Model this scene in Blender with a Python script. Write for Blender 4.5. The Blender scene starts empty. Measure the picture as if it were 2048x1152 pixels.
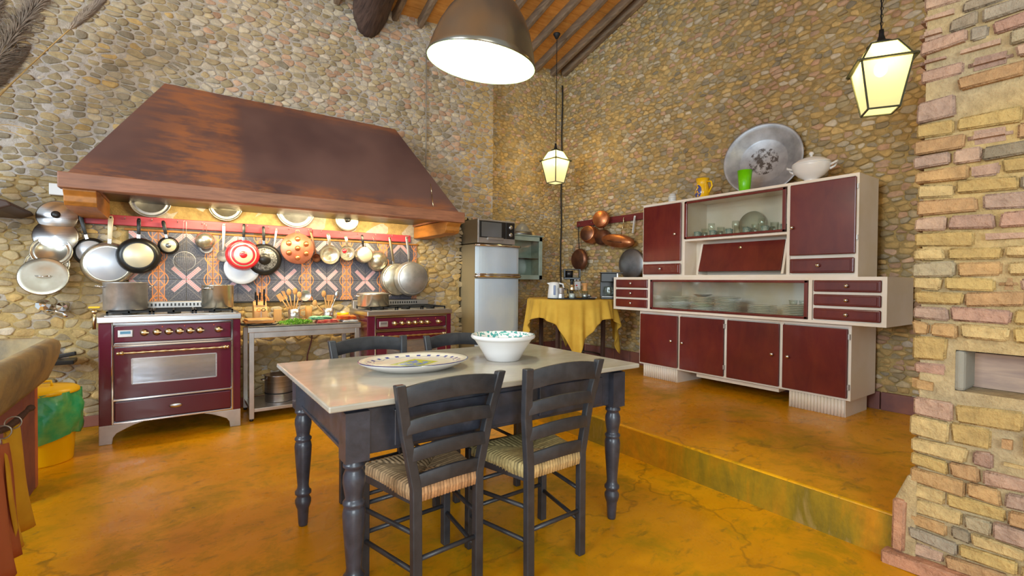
import bpy, bmesh, math, random
import numpy as np
from mathutils import Vector, Matrix, Euler
random.seed(7)
PI = math.pi
sc = bpy.context.scene
COL = sc.collection

# ------------------------------------------------------------ camera
cd = bpy.data.cameras.new('camera'); cam = bpy.data.objects.new('camera', cd); COL.objects.link(cam)
cd.sensor_width = 36; cd.sensor_fit = 'HORIZONTAL'; cd.lens = 950.5/2048*36; cd.clip_start = .05; cd.clip_end = 100
yaw, pit, rol = .616249, .015036, .008365
Fw = Vector((math.sin(yaw)*math.cos(pit), math.cos(yaw)*math.cos(pit), -math.sin(pit)))
Rt = Vector((math.cos(yaw), -math.sin(yaw), 0)); Up = Rt.cross(Fw)
R2 = math.cos(rol)*Rt+math.sin(rol)*Up; U2 = -math.sin(rol)*Rt+math.cos(rol)*Up
cam.matrix_world = Matrix(((R2.x, U2.x, -Fw.x, 0), (R2.y, U2.y, -Fw.y, 0), (R2.z, U2.z, -Fw.z, 1.22), (0, 0, 0, 1)))
sc.camera = cam
# ------------------------------------------------------------ world, daylight, exposure
w = bpy.data.worlds.new('world'); sc.world = w; w.use_nodes = True
bg = w.node_tree.nodes['Background']; bg.inputs[0].default_value = (.84, .96, 1.0, 1); bg.inputs[1].default_value = .95
def area(name, loc, target, sx, sy, col, power):
    l = bpy.data.lights.new(name, 'AREA'); l.shape = 'RECTANGLE'; l.size = sx; l.size_y = sy; l.color = col; l.energy = power
    o = bpy.data.objects.new(name, l); COL.objects.link(o); o.location = loc
    o.rotation_euler = (Vector(target)-Vector(loc)).to_track_quat('-Z', 'Y').to_euler(); return o
area('daylight_window_rear', (-1.6, -4.2, 2.0), (1.0, 4.0, 1.3), 2.6, 2.0, (.84, .95, 1.0), 200)
area('daylight_window_left', (-4.2, .8, 2.3), (3.2, 3.6, 1.8), 2.2, 2.0, (.76, .90, 1.0), 260)
sc.view_settings.view_transform = 'Standard'; sc.view_settings.look = 'None'
sc.cycles.transparent_max_bounces = 24
sc.view_settings.exposure = 0.06; sc.view_settings.gamma = 1; sc.view_settings.use_curve_mapping = False

# ------------------------------------------------------------ materials
def srgb(r, g, b):
    f = lambda c: (c/255/12.92) if c/255 <= .04045 else ((c/255+.055)/1.055)**2.4
    return (f(r), f(g), f(b), 1)
def newmat(name):
    m = bpy.data.materials.new(name); m.use_nodes = True
    return m, m.node_tree, m.node_tree.nodes['Principled BSDF']
def N(t, kind, **kw):
    n = t.nodes.new(kind)
    for k, v in kw.items(): setattr(n, k, v)
    return n
def ramp(t, fac, stops):
    r = N(t, 'ShaderNodeValToRGB'); e = r.color_ramp.elements
    while len(e) > 1: e.remove(e[-1])
    e[0].position = stops[0][0]; e[0].color = stops[0][1]
    for p, c in stops[1:]:
        x = e.new(p); x.color = c
    t.links.new(fac, r.inputs[0]); return r.outputs[0]
def coords(t, scale=(1, 1, 1), obj=False):
    tc = N(t, 'ShaderNodeTexCoord'); mp = N(t, 'ShaderNodeMapping'); mp.inputs['Scale'].default_value = scale
    t.links.new(tc.outputs['Object'], mp.inputs[0]); return mp.outputs[0]
def noise(t, vec, scale, detail=4, rough=.55, dist=0):
    n = N(t, 'ShaderNodeTexNoise'); n.inputs['Scale'].default_value = scale; n.inputs['Detail'].default_value = detail
    n.inputs['Roughness'].default_value = rough; n.inputs['Distortion'].default_value = dist
    t.links.new(vec, n.inputs['Vector']); return n.outputs['Fac']
def bump(t, b, h, strength, dist=.01):
    n = N(t, 'ShaderNodeBump'); n.inputs['Strength'].default_value = strength; n.inputs['Distance'].default_value = dist
    t.links.new(h, n.inputs['Height']); t.links.new(n.outputs[0], b.inputs['Normal'])
def mixc(t, fac, a, b, mode='MIX'):
    n = N(t, 'ShaderNodeMix', data_type='RGBA', blend_type=mode)
    if isinstance(fac, (int, float)): n.inputs[0].default_value = fac
    else: t.links.new(fac, n.inputs[0])
    for i, v in ((6, a), (7, b)):
        if isinstance(v, tuple): n.inputs[i].default_value = v
        else: t.links.new(v, n.inputs[i])
    return n.outputs[2]
def math_(t, op, a, b=None, clamp=False):
    n = N(t, 'ShaderNodeMath', operation=op, use_clamp=clamp)
    for i, v in ((0, a), (1, b)):
        if v is None: continue
        if isinstance(v, (int, float)): n.inputs[i].default_value = v
        else: t.links.new(v, n.inputs[i])
    return n.outputs[0]
def M(name, c, r=.5, metal=0, c2=None, scale=8, stretch=(1, 1, 1), bmp=0, bscale=None, coat=0, lo=.38, hi=.62, spec=.5, detail=4):
    m, t, b = newmat(name)
    b.inputs['Roughness'].default_value = r; b.inputs['Metallic'].default_value = metal
    b.inputs['Coat Weight'].default_value = coat; b.inputs['Specular IOR Level'].default_value = spec
    b.inputs['Base Color'].default_value = c
    if c2 or bmp:
        v = coords(t, stretch)
        if c2: t.links.new(ramp(t, noise(t, v, scale, detail), [(lo, c), (hi, c2)]), b.inputs['Base Color'])
        if bmp: bump(t, b, noise(t, v, bscale or scale*3, 5), bmp)
    return m
def glassmat(name, tint=(1, 1, 1, 1), alpha=.25, r=.05):
    m, t, b = newmat(name)
    tr = N(t, 'ShaderNodeBsdfTransparent'); tr.inputs[0].default_value = tint
    gl = N(t, 'ShaderNodeBsdfGlossy'); gl.inputs['Roughness'].default_value = r
    lw = N(t, 'ShaderNodeLayerWeight'); lw.inputs[0].default_value = alpha
    mx = N(t, 'ShaderNodeMixShader'); t.links.new(math_(t, 'MULTIPLY_ADD', math_(t, 'POWER', lw.outputs['Facing'], 3.0), .6), mx.inputs[0]); mx.inputs[0].links[0].from_node.inputs[2].default_value = .07
    t.links.new(tr.outputs[0], mx.inputs[1]); t.links.new(gl.outputs[0], mx.inputs[2])
    t.links.new(mx.outputs[0], t.nodes['Material Output'].inputs[0]); return m
def emit(name, c, s, base=None):
    m, t, b = newmat(name); b.inputs['Base Color'].default_value = base or c
    b.inputs['Emission Color'].default_value = c; b.inputs['Emission Strength'].default_value = s; return m

def stone_mat(name='stone', bs=.6, bd=.012, sc2=90):
    m, t, b = newmat(name); b.inputs['Roughness'].default_value = .85
    a = N(t, 'ShaderNodeAttribute', attribute_name='Col'); v = coords(t)
    n1 = noise(t, v, 22, 6, .65); n2 = noise(t, v, sc2, 3)
    c = mixc(t, .75, a.outputs['Color'], ramp(t, n1, [(.3, (.70, .68, .66, 1)), (.7, (1.3, 1.27, 1.2, 1))]), 'MULTIPLY')
    t.links.new(c, b.inputs['Base Color']); s = math_(t, 'ADD', n1, math_(t, 'MULTIPLY', n2, .4)); bump(t, b, s, bs, bd); return m
MS = stone_mat()
MSB = stone_mat('brick_face', .9, .02, 40)
def mortar_mat(name, c1, c2, c3=None):
    m, t, b = newmat(name); b.inputs['Roughness'].default_value = .92; v = coords(t)
    n0 = noise(t, v, 1.1, 3); n1 = noise(t, v, 14, 6, .7); n2 = noise(t, v, 70, 4)
    c = mixc(t, ramp(t, n0, [(.38, (0, 0, 0, 1)), (.62, (1, 1, 1, 1))]), c1, c2)
    c = mixc(t, .7, c, ramp(t, n1, [(.3, (.5, .46, .42, 1)), (.65, (1.2, 1.17, 1.12, 1))]), 'MULTIPLY')
    t.links.new(c, b.inputs['Base Color']); bump(t, b, math_(t, 'ADD', n1, math_(t, 'MULTIPLY', n2, .35)), .8, .02); return m
MMORT = mortar_mat('mortar_grey', srgb(184, 172, 156), srgb(190, 182, 176))
MMORT2 = mortar_mat('mortar_ochre', srgb(184, 158, 104), srgb(166, 140, 92))
def floor_mat():
    m, t, b = newmat('resin_floor'); v = coords(t); vs = coords(t, (.7, 1.6, 1))
    b.inputs['Specular IOR Level'].default_value = .24; b.inputs['Coat Weight'].default_value = .03; b.inputs['Coat Roughness'].default_value = .12
    n0 = noise(t, v, .9, 5, .6, .6); n1 = noise(t, vs, 8, 8, .74, .5); n2 = noise(t, v, 26, 6, .75, .8); n3 = noise(t, v, 2.6, 10, .74, .35)
    c = ramp(t, n0, [(.32, srgb(196, 132, 6)), (.5, srgb(218, 150, 8)), (.66, srgb(232, 166, 20))])
    c = mixc(t, ramp(t, n3, [(.50, (0, 0, 0, 1)), (.62, (.70, .70, .70, 1))]), c, srgb(158, 130, 12))
    c = mixc(t, ramp(t, n1, [(.56, (0, 0, 0, 1)), (.66, (.7, .7, .7, 1))]), c, srgb(140, 108, 24))
    sp = math_(t, 'MULTIPLY', ramp(t, n2, [(.60, (0, 0, 0, 1)), (.68, (1, 1, 1, 1))]), ramp(t, n3, [(.46, (0, 0, 0, 1)), (.58, (1, 1, 1, 1))]))
    c = mixc(t, math_(t, 'MULTIPLY', sp, .75), c, srgb(112, 92, 60))
    vo = N(t, 'ShaderNodeTexVoronoi', feature='DISTANCE_TO_EDGE'); vo.inputs['Scale'].default_value = .33
    vn = N(t, 'ShaderNodeTexNoise'); vn.inputs['Scale'].default_value = 3; vn.inputs['Detail'].default_value = 8
    t.links.new(v, vn.inputs['Vector']); ad = N(t, 'ShaderNodeVectorMath', operation='MULTIPLY_ADD'); ad.inputs[1].default_value = (.5, .5, .5)
    t.links.new(vn.outputs['Color'], ad.inputs[0]); t.links.new(v, ad.inputs[2]); t.links.new(ad.outputs[0], vo.inputs['Vector'])
    cr = ramp(t, vo.outputs['Distance'], [(.0, (.45, .45, .45, 1)), (.0035, (0, 0, 0, 1))])
    c = mixc(t, cr, c, srgb(90, 66, 20))
    t.links.new(c, b.inputs['Base Color'])
    rr = ramp(t, n3, [(.4, (.24, .24, .24, 1)), (.65, (.5, .5, .5, 1))]); t.links.new(rr, b.inputs['Roughness'])
    bump(t, b, math_(t, 'ADD', n3, math_(t, 'MULTIPLY', n2, .25)), .10, .02); return m
MFLOOR = floor_mat()
def riser_mat():
    m, t, b = newmat('riser'); v = coords(t); vs = coords(t, (1, 1, .35))
    b.inputs['Roughness'].default_value = .4
    n0 = noise(t, vs, 3.2, 6, .65, .5); n1 = noise(t, v, 18, 6, .7)
    c = ramp(t, n0, [(.38, srgb(188, 124, 14)), (.52, srgb(150, 118, 20)), (.60, srgb(126, 104, 26)), (.68, srgb(170, 138, 84))])
    c = mixc(t, .5, c, ramp(t, n1, [(.3, (.55, .55, .55, 1)), (.65, (1.1, 1.1, 1.1, 1))]), 'MULTIPLY')
    t.links.new(c, b.inputs['Base Color']); bump(t, b, n1, .2); return m
def wood_mat(name, c1, c2, r=.45, stretch=(1, 12, 12), scale=3, bmp=.15, coat=0):
    m, t, b = newmat(name); v = coords(t, stretch); v0 = coords(t)
    n = noise(t, v, scale, 6, .6, .6); n0 = noise(t, v0, 2.2, 4, .5)
    c = ramp(t, n, [(.3, c1), (.7, c2)])
    c = mixc(t, .5, c, ramp(t, n0, [(.35, (.6, .58, .56, 1)), (.65, (1.25, 1.2, 1.15, 1))]), 'MULTIPLY')
    t.links.new(c, b.inputs['Base Color']); b.inputs['Roughness'].default_value = r; b.inputs['Coat Weight'].default_value = coat
    bump(t, b, n, bmp); return m
MHOOD = M('hood_copper_brown', srgb(92, 66, 64), .48, .1, srgb(150, 86, 48), 1.3, (1, 1, 2.0), .1, 40, lo=.50, hi=.78)
def hood_mat():
    m, t, b = newmat('hood_metal_stained'); v = coords(t); vs = coords(t, (1, 1, 5)); b.inputs['Roughness'].default_value = .5
    sp = N(t, 'ShaderNodeSeparateXYZ'); t.links.new(v, sp.inputs[0]); n0 = noise(t, v, 2.6, 5, .6); n1 = noise(t, vs, 4, 5, .6); n2 = noise(t, v, 1.2, 3)
    base = ramp(t, n2, [(.38, srgb(86, 62, 60)), (.62, srgb(108, 80, 74))])
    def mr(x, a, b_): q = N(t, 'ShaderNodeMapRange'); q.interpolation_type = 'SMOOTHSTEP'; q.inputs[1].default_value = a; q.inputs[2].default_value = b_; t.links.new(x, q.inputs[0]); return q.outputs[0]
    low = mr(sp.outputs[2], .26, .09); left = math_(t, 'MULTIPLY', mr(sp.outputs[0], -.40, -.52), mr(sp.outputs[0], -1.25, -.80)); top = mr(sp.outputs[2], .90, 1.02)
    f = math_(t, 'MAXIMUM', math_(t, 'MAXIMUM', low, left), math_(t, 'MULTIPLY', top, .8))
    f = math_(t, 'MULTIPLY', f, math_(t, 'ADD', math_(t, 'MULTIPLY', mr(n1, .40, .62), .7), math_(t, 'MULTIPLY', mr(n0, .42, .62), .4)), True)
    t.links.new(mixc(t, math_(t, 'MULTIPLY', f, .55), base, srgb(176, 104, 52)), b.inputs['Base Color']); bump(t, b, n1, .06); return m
MHOOD = hood_mat()
MBEAM = wood_mat('hood_beam_wood', srgb(124, 80, 60), srgb(160, 106, 76), .5, (1.5, 14, 14))
MCORB = wood_mat('corbel_wood', srgb(150, 96, 40), srgb(190, 122, 50), .5, (6, 1.5, 8))
MRAFT = wood_mat('rafter_wood', srgb(110, 92, 76), srgb(150, 128, 104), .8, (12, 1.2, 12), bmp=.4)
MPLK = wood_mat('ceiling_board', srgb(206, 140, 66), srgb(228, 170, 92), .8, (2, 10, 10))
MTRUNK = wood_mat('old_beam', srgb(58, 42, 38), srgb(104, 82, 72), .9, (14, 1.6, 4), bmp=.9)
MRAIL = wood_mat('red_rail_paint', srgb(164, 44, 58), srgb(188, 70, 84), .45, (1.2, 10, 10))
MRAIL2 = wood_mat('dark_red_rail_paint', srgb(98, 32, 38), srgb(118, 44, 48), .45, (10, 1.2, 10))
MBLK = wood_mat('black_paint', srgb(44, 46, 54), srgb(66, 68, 80), .36, (5, 5, 5), bmp=.12, coat=.25)
MBLK2 = wood_mat('black_chair_paint', srgb(42, 43, 48), srgb(60, 61, 66), .42, (5, 5, 5), bmp=.12, coat=.15)
MMARB = M('marble', srgb(184, 177, 163), .2, 0, srgb(164, 156, 140), 4, (1, 2, 1), coat=.25, lo=.35, hi=.7, detail=8)
MBURG = M('burgundy_enamel', srgb(92, 22, 44), .16, 0, coat=.5)
MBURG2 = wood_mat('burgundy_lacquer', srgb(96, 32, 32), srgb(112, 44, 34), .22, (3, 3, 1.2), bmp=.02, coat=.12)
MCREAM = M('cream_paint', srgb(234, 222, 210), .4, 0, srgb(226, 212, 192), 3)
MSTEEL = M('brushed_steel', srgb(206, 204, 206), .3, 1, srgb(180, 178, 180), 3, (1, 1, 30))
MSTEELW = M('steel_satin', srgb(198, 194, 192), .38, .8, srgb(176, 172, 170), 5)
MCHROME = M('chrome', srgb(225, 225, 228), .1, 1)
MPOL = M('polished_steel', srgb(208, 202, 188), .27, .85, srgb(180, 170, 150), 4)
MALU = M('aluminium', srgb(190, 188, 188), .42, .85, srgb(168, 166, 166), 10)
MBRASS = M('brass', srgb(212, 194, 156), .28, 1)
MBLKP = M('black_plastic', srgb(28, 27, 28), .35)
MNON = M('nonstick_black', srgb(34, 32, 30), .32, .3)
MIRON = M('cast_iron', srgb(30, 30, 32), .6, .2)
MCREAMM = M('pan_base_cream', srgb(214, 200, 170), .4, .3)
MPALE = M('pan_base_pale', srgb(200, 202, 210), .38, .4)
MCOP = M('copper', srgb(214, 142, 96), .34, .8, srgb(176, 104, 64), 7)
MCOPD = M('dark_copper', srgb(138, 92, 68), .4, .75, srgb(104, 68, 54), 7)
MCOPP = M('copper_matte', srgb(206, 130, 104), .42, .5, srgb(186, 110, 86), 12)
MRED = M('red_enamel', srgb(214, 36, 48), .25, 0, coat=.4)
MWHITE = M('white_ceramic', srgb(226, 222, 220), .22, 0, coat=.4)
MPLATE = M('plate_ceramic', srgb(236, 234, 222), .25, 0, coat=.3)
MWPL = M('white_plastic', srgb(222, 222, 222), .4)
MYEL = M('yellow_plastic', srgb(250, 200, 8), .35)
MGRN = M('green_bag', srgb(40, 168, 112), .28, 0, srgb(112, 190, 110), 9, bmp=.5, bscale=12, coat=.4)
MCUP = M('green_cup', srgb(110, 200, 6), .3)
MCLOTH = M('yellow_cloth', srgb(206, 166, 62), .85, 0, srgb(194, 152, 50), 5, bmp=.1, bscale=200)
MCURY = M('yellow_curtain', srgb(214, 166, 38), .85, 0, srgb(200, 150, 30), 5)
MCURT = M('terracotta_curtain', srgb(176, 96, 60), .85)
MPIER = M('pier_brick_plaster', srgb(140, 84, 74), .8, 0, srgb(120, 72, 72), 6, bmp=.3)
MPIERO = M('orange_plaster', srgb(196, 112, 72), .8, 0, srgb(176, 96, 60), 6, bmp=.2)
MSINK = M('sink_stone', srgb(128, 116, 96), .8, 0, srgb(168, 146, 104), 5, bmp=.6, bscale=30)
MWOODL = wood_mat('pale_wood', srgb(196, 148, 92), srgb(216, 170, 112), .55, (6, 6, 1))
MWOODU = wood_mat('utensil_wood', srgb(190, 134, 76), srgb(212, 160, 100), .6, (6, 6, 1))
MGREENP = M('pale_green_paint', srgb(160, 176, 168), .5, 0, srgb(146, 160, 148), 6)
MTRUST = M('greenish_lamp_iron', srgb(92, 96, 78), .5, .5)
MSHADE = M('lamp_shade_outside', srgb(112, 112, 110), .24, .8, srgb(124, 112, 94), 2)
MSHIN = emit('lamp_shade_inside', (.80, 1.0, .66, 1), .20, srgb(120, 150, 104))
MBULB = emit('bulb', (.75, 1, .85, 1), 14)
MPEWT = M('pewter', srgb(150, 150, 152), .42, .85, srgb(116, 116, 118), 6, lo=.4, hi=.7)
MGLASS = glassmat('clear_glass', (.95, .98, .96, 1), .5, .04)
MGLASS2 = glassmat('cabinet_glass', (.96, .97, .94, 1), .5, .05)
MPLASH = M('herb_green', srgb(150, 196, 66), .6, 0, srgb(90, 146, 40), 30)
MPAMP = M('pampas_fluff', srgb(172, 152, 132), .95, 0, srgb(150, 134, 120), 10)
MSTRAW = M('straw', srgb(186, 150, 92), .8, 0, srgb(160, 124, 70), 20)
MDIAL = M('dark_wood_shelf', srgb(62, 40, 30), .6)
MTERR = M('terracotta_skirting', srgb(140, 86, 70), .6, 0, srgb(116, 74, 70), 5, bmp=.2)
MRUSH = None
def rush_mat():
    m, t, b = newmat('rush'); b.inputs['Roughness'].default_value = .75
    a = N(t, 'ShaderNodeAttribute', attribute_name='Col'); v = coords(t)
    c = mixc(t, .6, a.outputs['Color'], ramp(t, noise(t, v, 60, 3), [(.3, (.6, .56, .5, 1)), (.7, (1.25, 1.2, 1.1, 1))]), 'MULTIPLY')
    t.links.new(c, b.inputs['Base Color']); return m
MRUSH = rush_mat()
def lantern_glass():
    m, t, b = newmat('frosted_lit_glass')
    tl = N(t, 'ShaderNodeBsdfTranslucent'); tl.inputs[0].default_value = (.13, .12, .075, 1)
    em = N(t, 'ShaderNodeEmission'); em.inputs[0].default_value = (1, .86, .50, 1); em.inputs[1].default_value = .62
    ad = N(t, 'ShaderNodeAddShader'); t.links.new(tl.outputs[0], ad.inputs[0]); t.links.new(em.outputs[0], ad.inputs[1])
    tr = N(t, 'ShaderNodeBsdfTransparent'); tr.inputs[0].default_value = (1, .92, .7, 1)
    mx = N(t, 'ShaderNodeMixShader'); mx.inputs[0].default_value = .28
    t.links.new(ad.outputs[0], mx.inputs[1]); t.links.new(tr.outputs[0], mx.inputs[2])
    t.links.new(mx.outputs[0], t.nodes['Material Output'].inputs[0]); return m
MLGL = lantern_glass()

# ------------------------------------------------------------ mesh builder
class MB:
    def __init__(s): s.v = []; s.f = []; s.sm = []; s.uv = None; s.col = None
    def add(s, vs, fs, smooth=False, xf=None):
        o = len(s.v)
        if xf is not None: vs = [tuple(xf @ Vector(v)) for v in vs]
        s.v += [tuple(v) for v in vs]; s.f += [tuple(i+o for i in f) for f in fs]; s.sm += [smooth]*len(fs); return s
    def box(s, x0, x1, y0, y1, z0, z1, xf=None):
        v = [(x, y, z) for x in (x0, x1) for y in (y0, y1) for z in (z0, z1)]
        return s.add(v, [(0, 1, 3, 2), (4, 6, 7, 5), (0, 4, 5, 1), (2, 3, 7, 6), (0, 2, 6, 4), (1, 5, 7, 3)], False, xf)
    def beam(s, p, q, a, b, up=(0, 0, 1)):
        p = Vector(p); q = Vector(q); d = (q-p).normalized(); u = Vector(up)
        if abs(d.dot(u)) > .98: u = Vector((1, 0, 0))
        e = d.cross(u).normalized(); g = e.cross(d).normalized(); v = []
        for c in (p, q):
            for i, j in ((-1, -1), (1, -1), (1, 1), (-1, 1)): v.append(c+e*a*i/2+g*b*j/2)
        return s.add(v, [(3, 2, 1, 0), (4, 5, 6, 7), (0, 1, 5, 4), (1, 2, 6, 5), (2, 3, 7, 6), (3, 0, 4, 7)])
    def lathe(s, prof, seg=24, xf=None, sx=1, sy=1, capb=True, capt=True, smooth=True):
        v = []; f = []
        for r, z in prof:
            for k in range(seg):
                a = 2*PI*k/seg; v.append((r*math.cos(a)*sx, r*math.sin(a)*sy, z))
        n = len(prof)
        for i in range(n-1):
            for k in range(seg):
                k2 = (k+1) % seg; f.append((i*seg+k, i*seg+k2, (i+1)*seg+k2, (i+1)*seg+k))
        if capb and prof[0][0] > 1e-6: f.append(tuple(range(seg-1, -1, -1)))
        if capt and prof[-1][0] > 1e-6: f.append(tuple((n-1)*seg+k for k in range(seg)))
        return s.add(v, f, smooth, xf)
    def tube(s, pts, r, seg=8, cap=True):
        pts = [Vector(p) for p in pts]; n = len(pts); rr = r if isinstance(r, (list, tuple)) else [r]*n; v = []; f = []
        d0 = (pts[1]-pts[0]).normalized(); u = Vector((0, 0, 1)) if abs(d0.z) < .9 else Vector((1, 0, 0)); e = d0.cross(u).normalized()
        for i, p in enumerate(pts):
            d = (pts[min(i+1, n-1)]-pts[max(i-1, 0)]).normalized(); e = (e-d*e.dot(d)).normalized(); g = d.cross(e)
            for k in range(seg):
                a = 2*PI*k/seg; v.append(p+(e*math.cos(a)+g*math.sin(a))*rr[i])
        for i in range(n-1):
            for k in range(seg):
                k2 = (k+1) % seg; f.append((i*seg+k, i*seg+k2, (i+1)*seg+k2, (i+1)*seg+k))
        if cap: f += [tuple(range(seg-1, -1, -1)), tuple((n-1)*seg+k for k in range(seg))]
        return s.add(v, f, True)
    def ball(s, c, r, seg=12, rings=8, sx=1, sy=1, sz=1):
        prof = [(r*math.sin(PI*i/rings), -r*math.cos(PI*i/rings)*sz) for i in range(rings+1)]
        prof[0] = (0.0001, prof[0][1]); prof[-1] = (.0001, prof[-1][1])
        return s.lathe(prof, seg, Matrix.Translation(c), sx, sy)
    def prism(s, poly, x0, x1, axis='X', xf=None):
        n = len(poly); v = []
        for t in (x0, x1):
            for a, b in poly: v.append({'X': (t, a, b), 'Y': (a, t, b), 'Z': (a, b, t)}[axis])
        f = [tuple(range(n-1, -1, -1)), tuple(range(n, 2*n))]+[(i, (i+1) % n, n+(i+1) % n, n+i) for i in range(n)]
        return s.add(v, f, False, xf)
    def mesh(s, name, mat):
        me = bpy.data.meshes.new(name); me.from_pydata(s.v, [], s.f); me.polygons.foreach_set('use_smooth', s.sm)
        if mat: me.materials.append(mat)
        if s.col:
            a = me.color_attributes.new('Col', 'FLOAT_COLOR', 'POINT'); a.data.foreach_set('color', [x for c in s.col for x in (*c[:3], 1)])
        bm = bmesh.new(); bm.from_mesh(me); bmesh.ops.recalc_face_normals(bm, faces=bm.faces); bm.to_mesh(me); bm.free(); me.update()
        return me
    def build(s, name, mat, parent=None, bev=0, seg=2):
        o = bpy.data.objects.new(name, s.mesh(name, mat)); COL.objects.link(o)
        if parent: o.parent = parent
        if bev:
            b = o.modifiers.new('bevel', 'BEVEL'); b.width = bev; b.segments = seg; b.limit_method = 'ANGLE'
        return o
def tag(o, label=None, cat=None, group=None, kind=None):
    if label: o['label'] = label
    if cat: o['category'] = cat
    if group: o['group'] = group
    if kind: o['kind'] = kind
    return o
def thing(name, label, cat, loc=(0, 0, 0), rz=0, group=None, rot=None):
    o = bpy.data.objects.new(name, None); COL.objects.link(o); o.location = loc
    o.rotation_euler = rot if rot else (0, 0, rz); o.empty_display_size = .05
    return tag(o, label, cat, group)
def kids(o): return [c for c in bpy.data.objects if c.parent == o]
def copy_tree(o, parent=None):
    c = o.copy(); COL.objects.link(c)
    if parent: c.parent = parent
    for ch in kids(o): copy_tree(ch, c)
    return c
def struct(o): o['kind'] = 'structure'; return o
TX = Matrix.Translation
def RX(a): return Matrix.Rotation(a, 4, 'X')
def RY(a): return Matrix.Rotation(a, 4, 'Y')
def RZ(a): return Matrix.Rotation(a, 4, 'Z')

# ============================================================ STRUCTURE
WY, WY2, WX = 5.15, 5.37, 4.69       # stove wall, recessed end of it, cabinet wall
def roofz(x, y): return 4.05+.06*(x-1)+.28*(5.15-y)
fl = struct(MB().box(-3.4, 2.594, -2.5, 5.5, -.12, 0).build('floor', MFLOOR))
pf = struct(MB().box(2.594, 5.0, -2.5, 5.6, -.12, .2).build('floor_platform', MFLOOR, bev=.012)); pf['kind'] = 'structure'; pf.name = 'floor_platform'
rs = struct(MB().box(2.588, 2.594, -2.5, 5.5, .0, .19).build('trim_1', riser_mat()))

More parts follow.
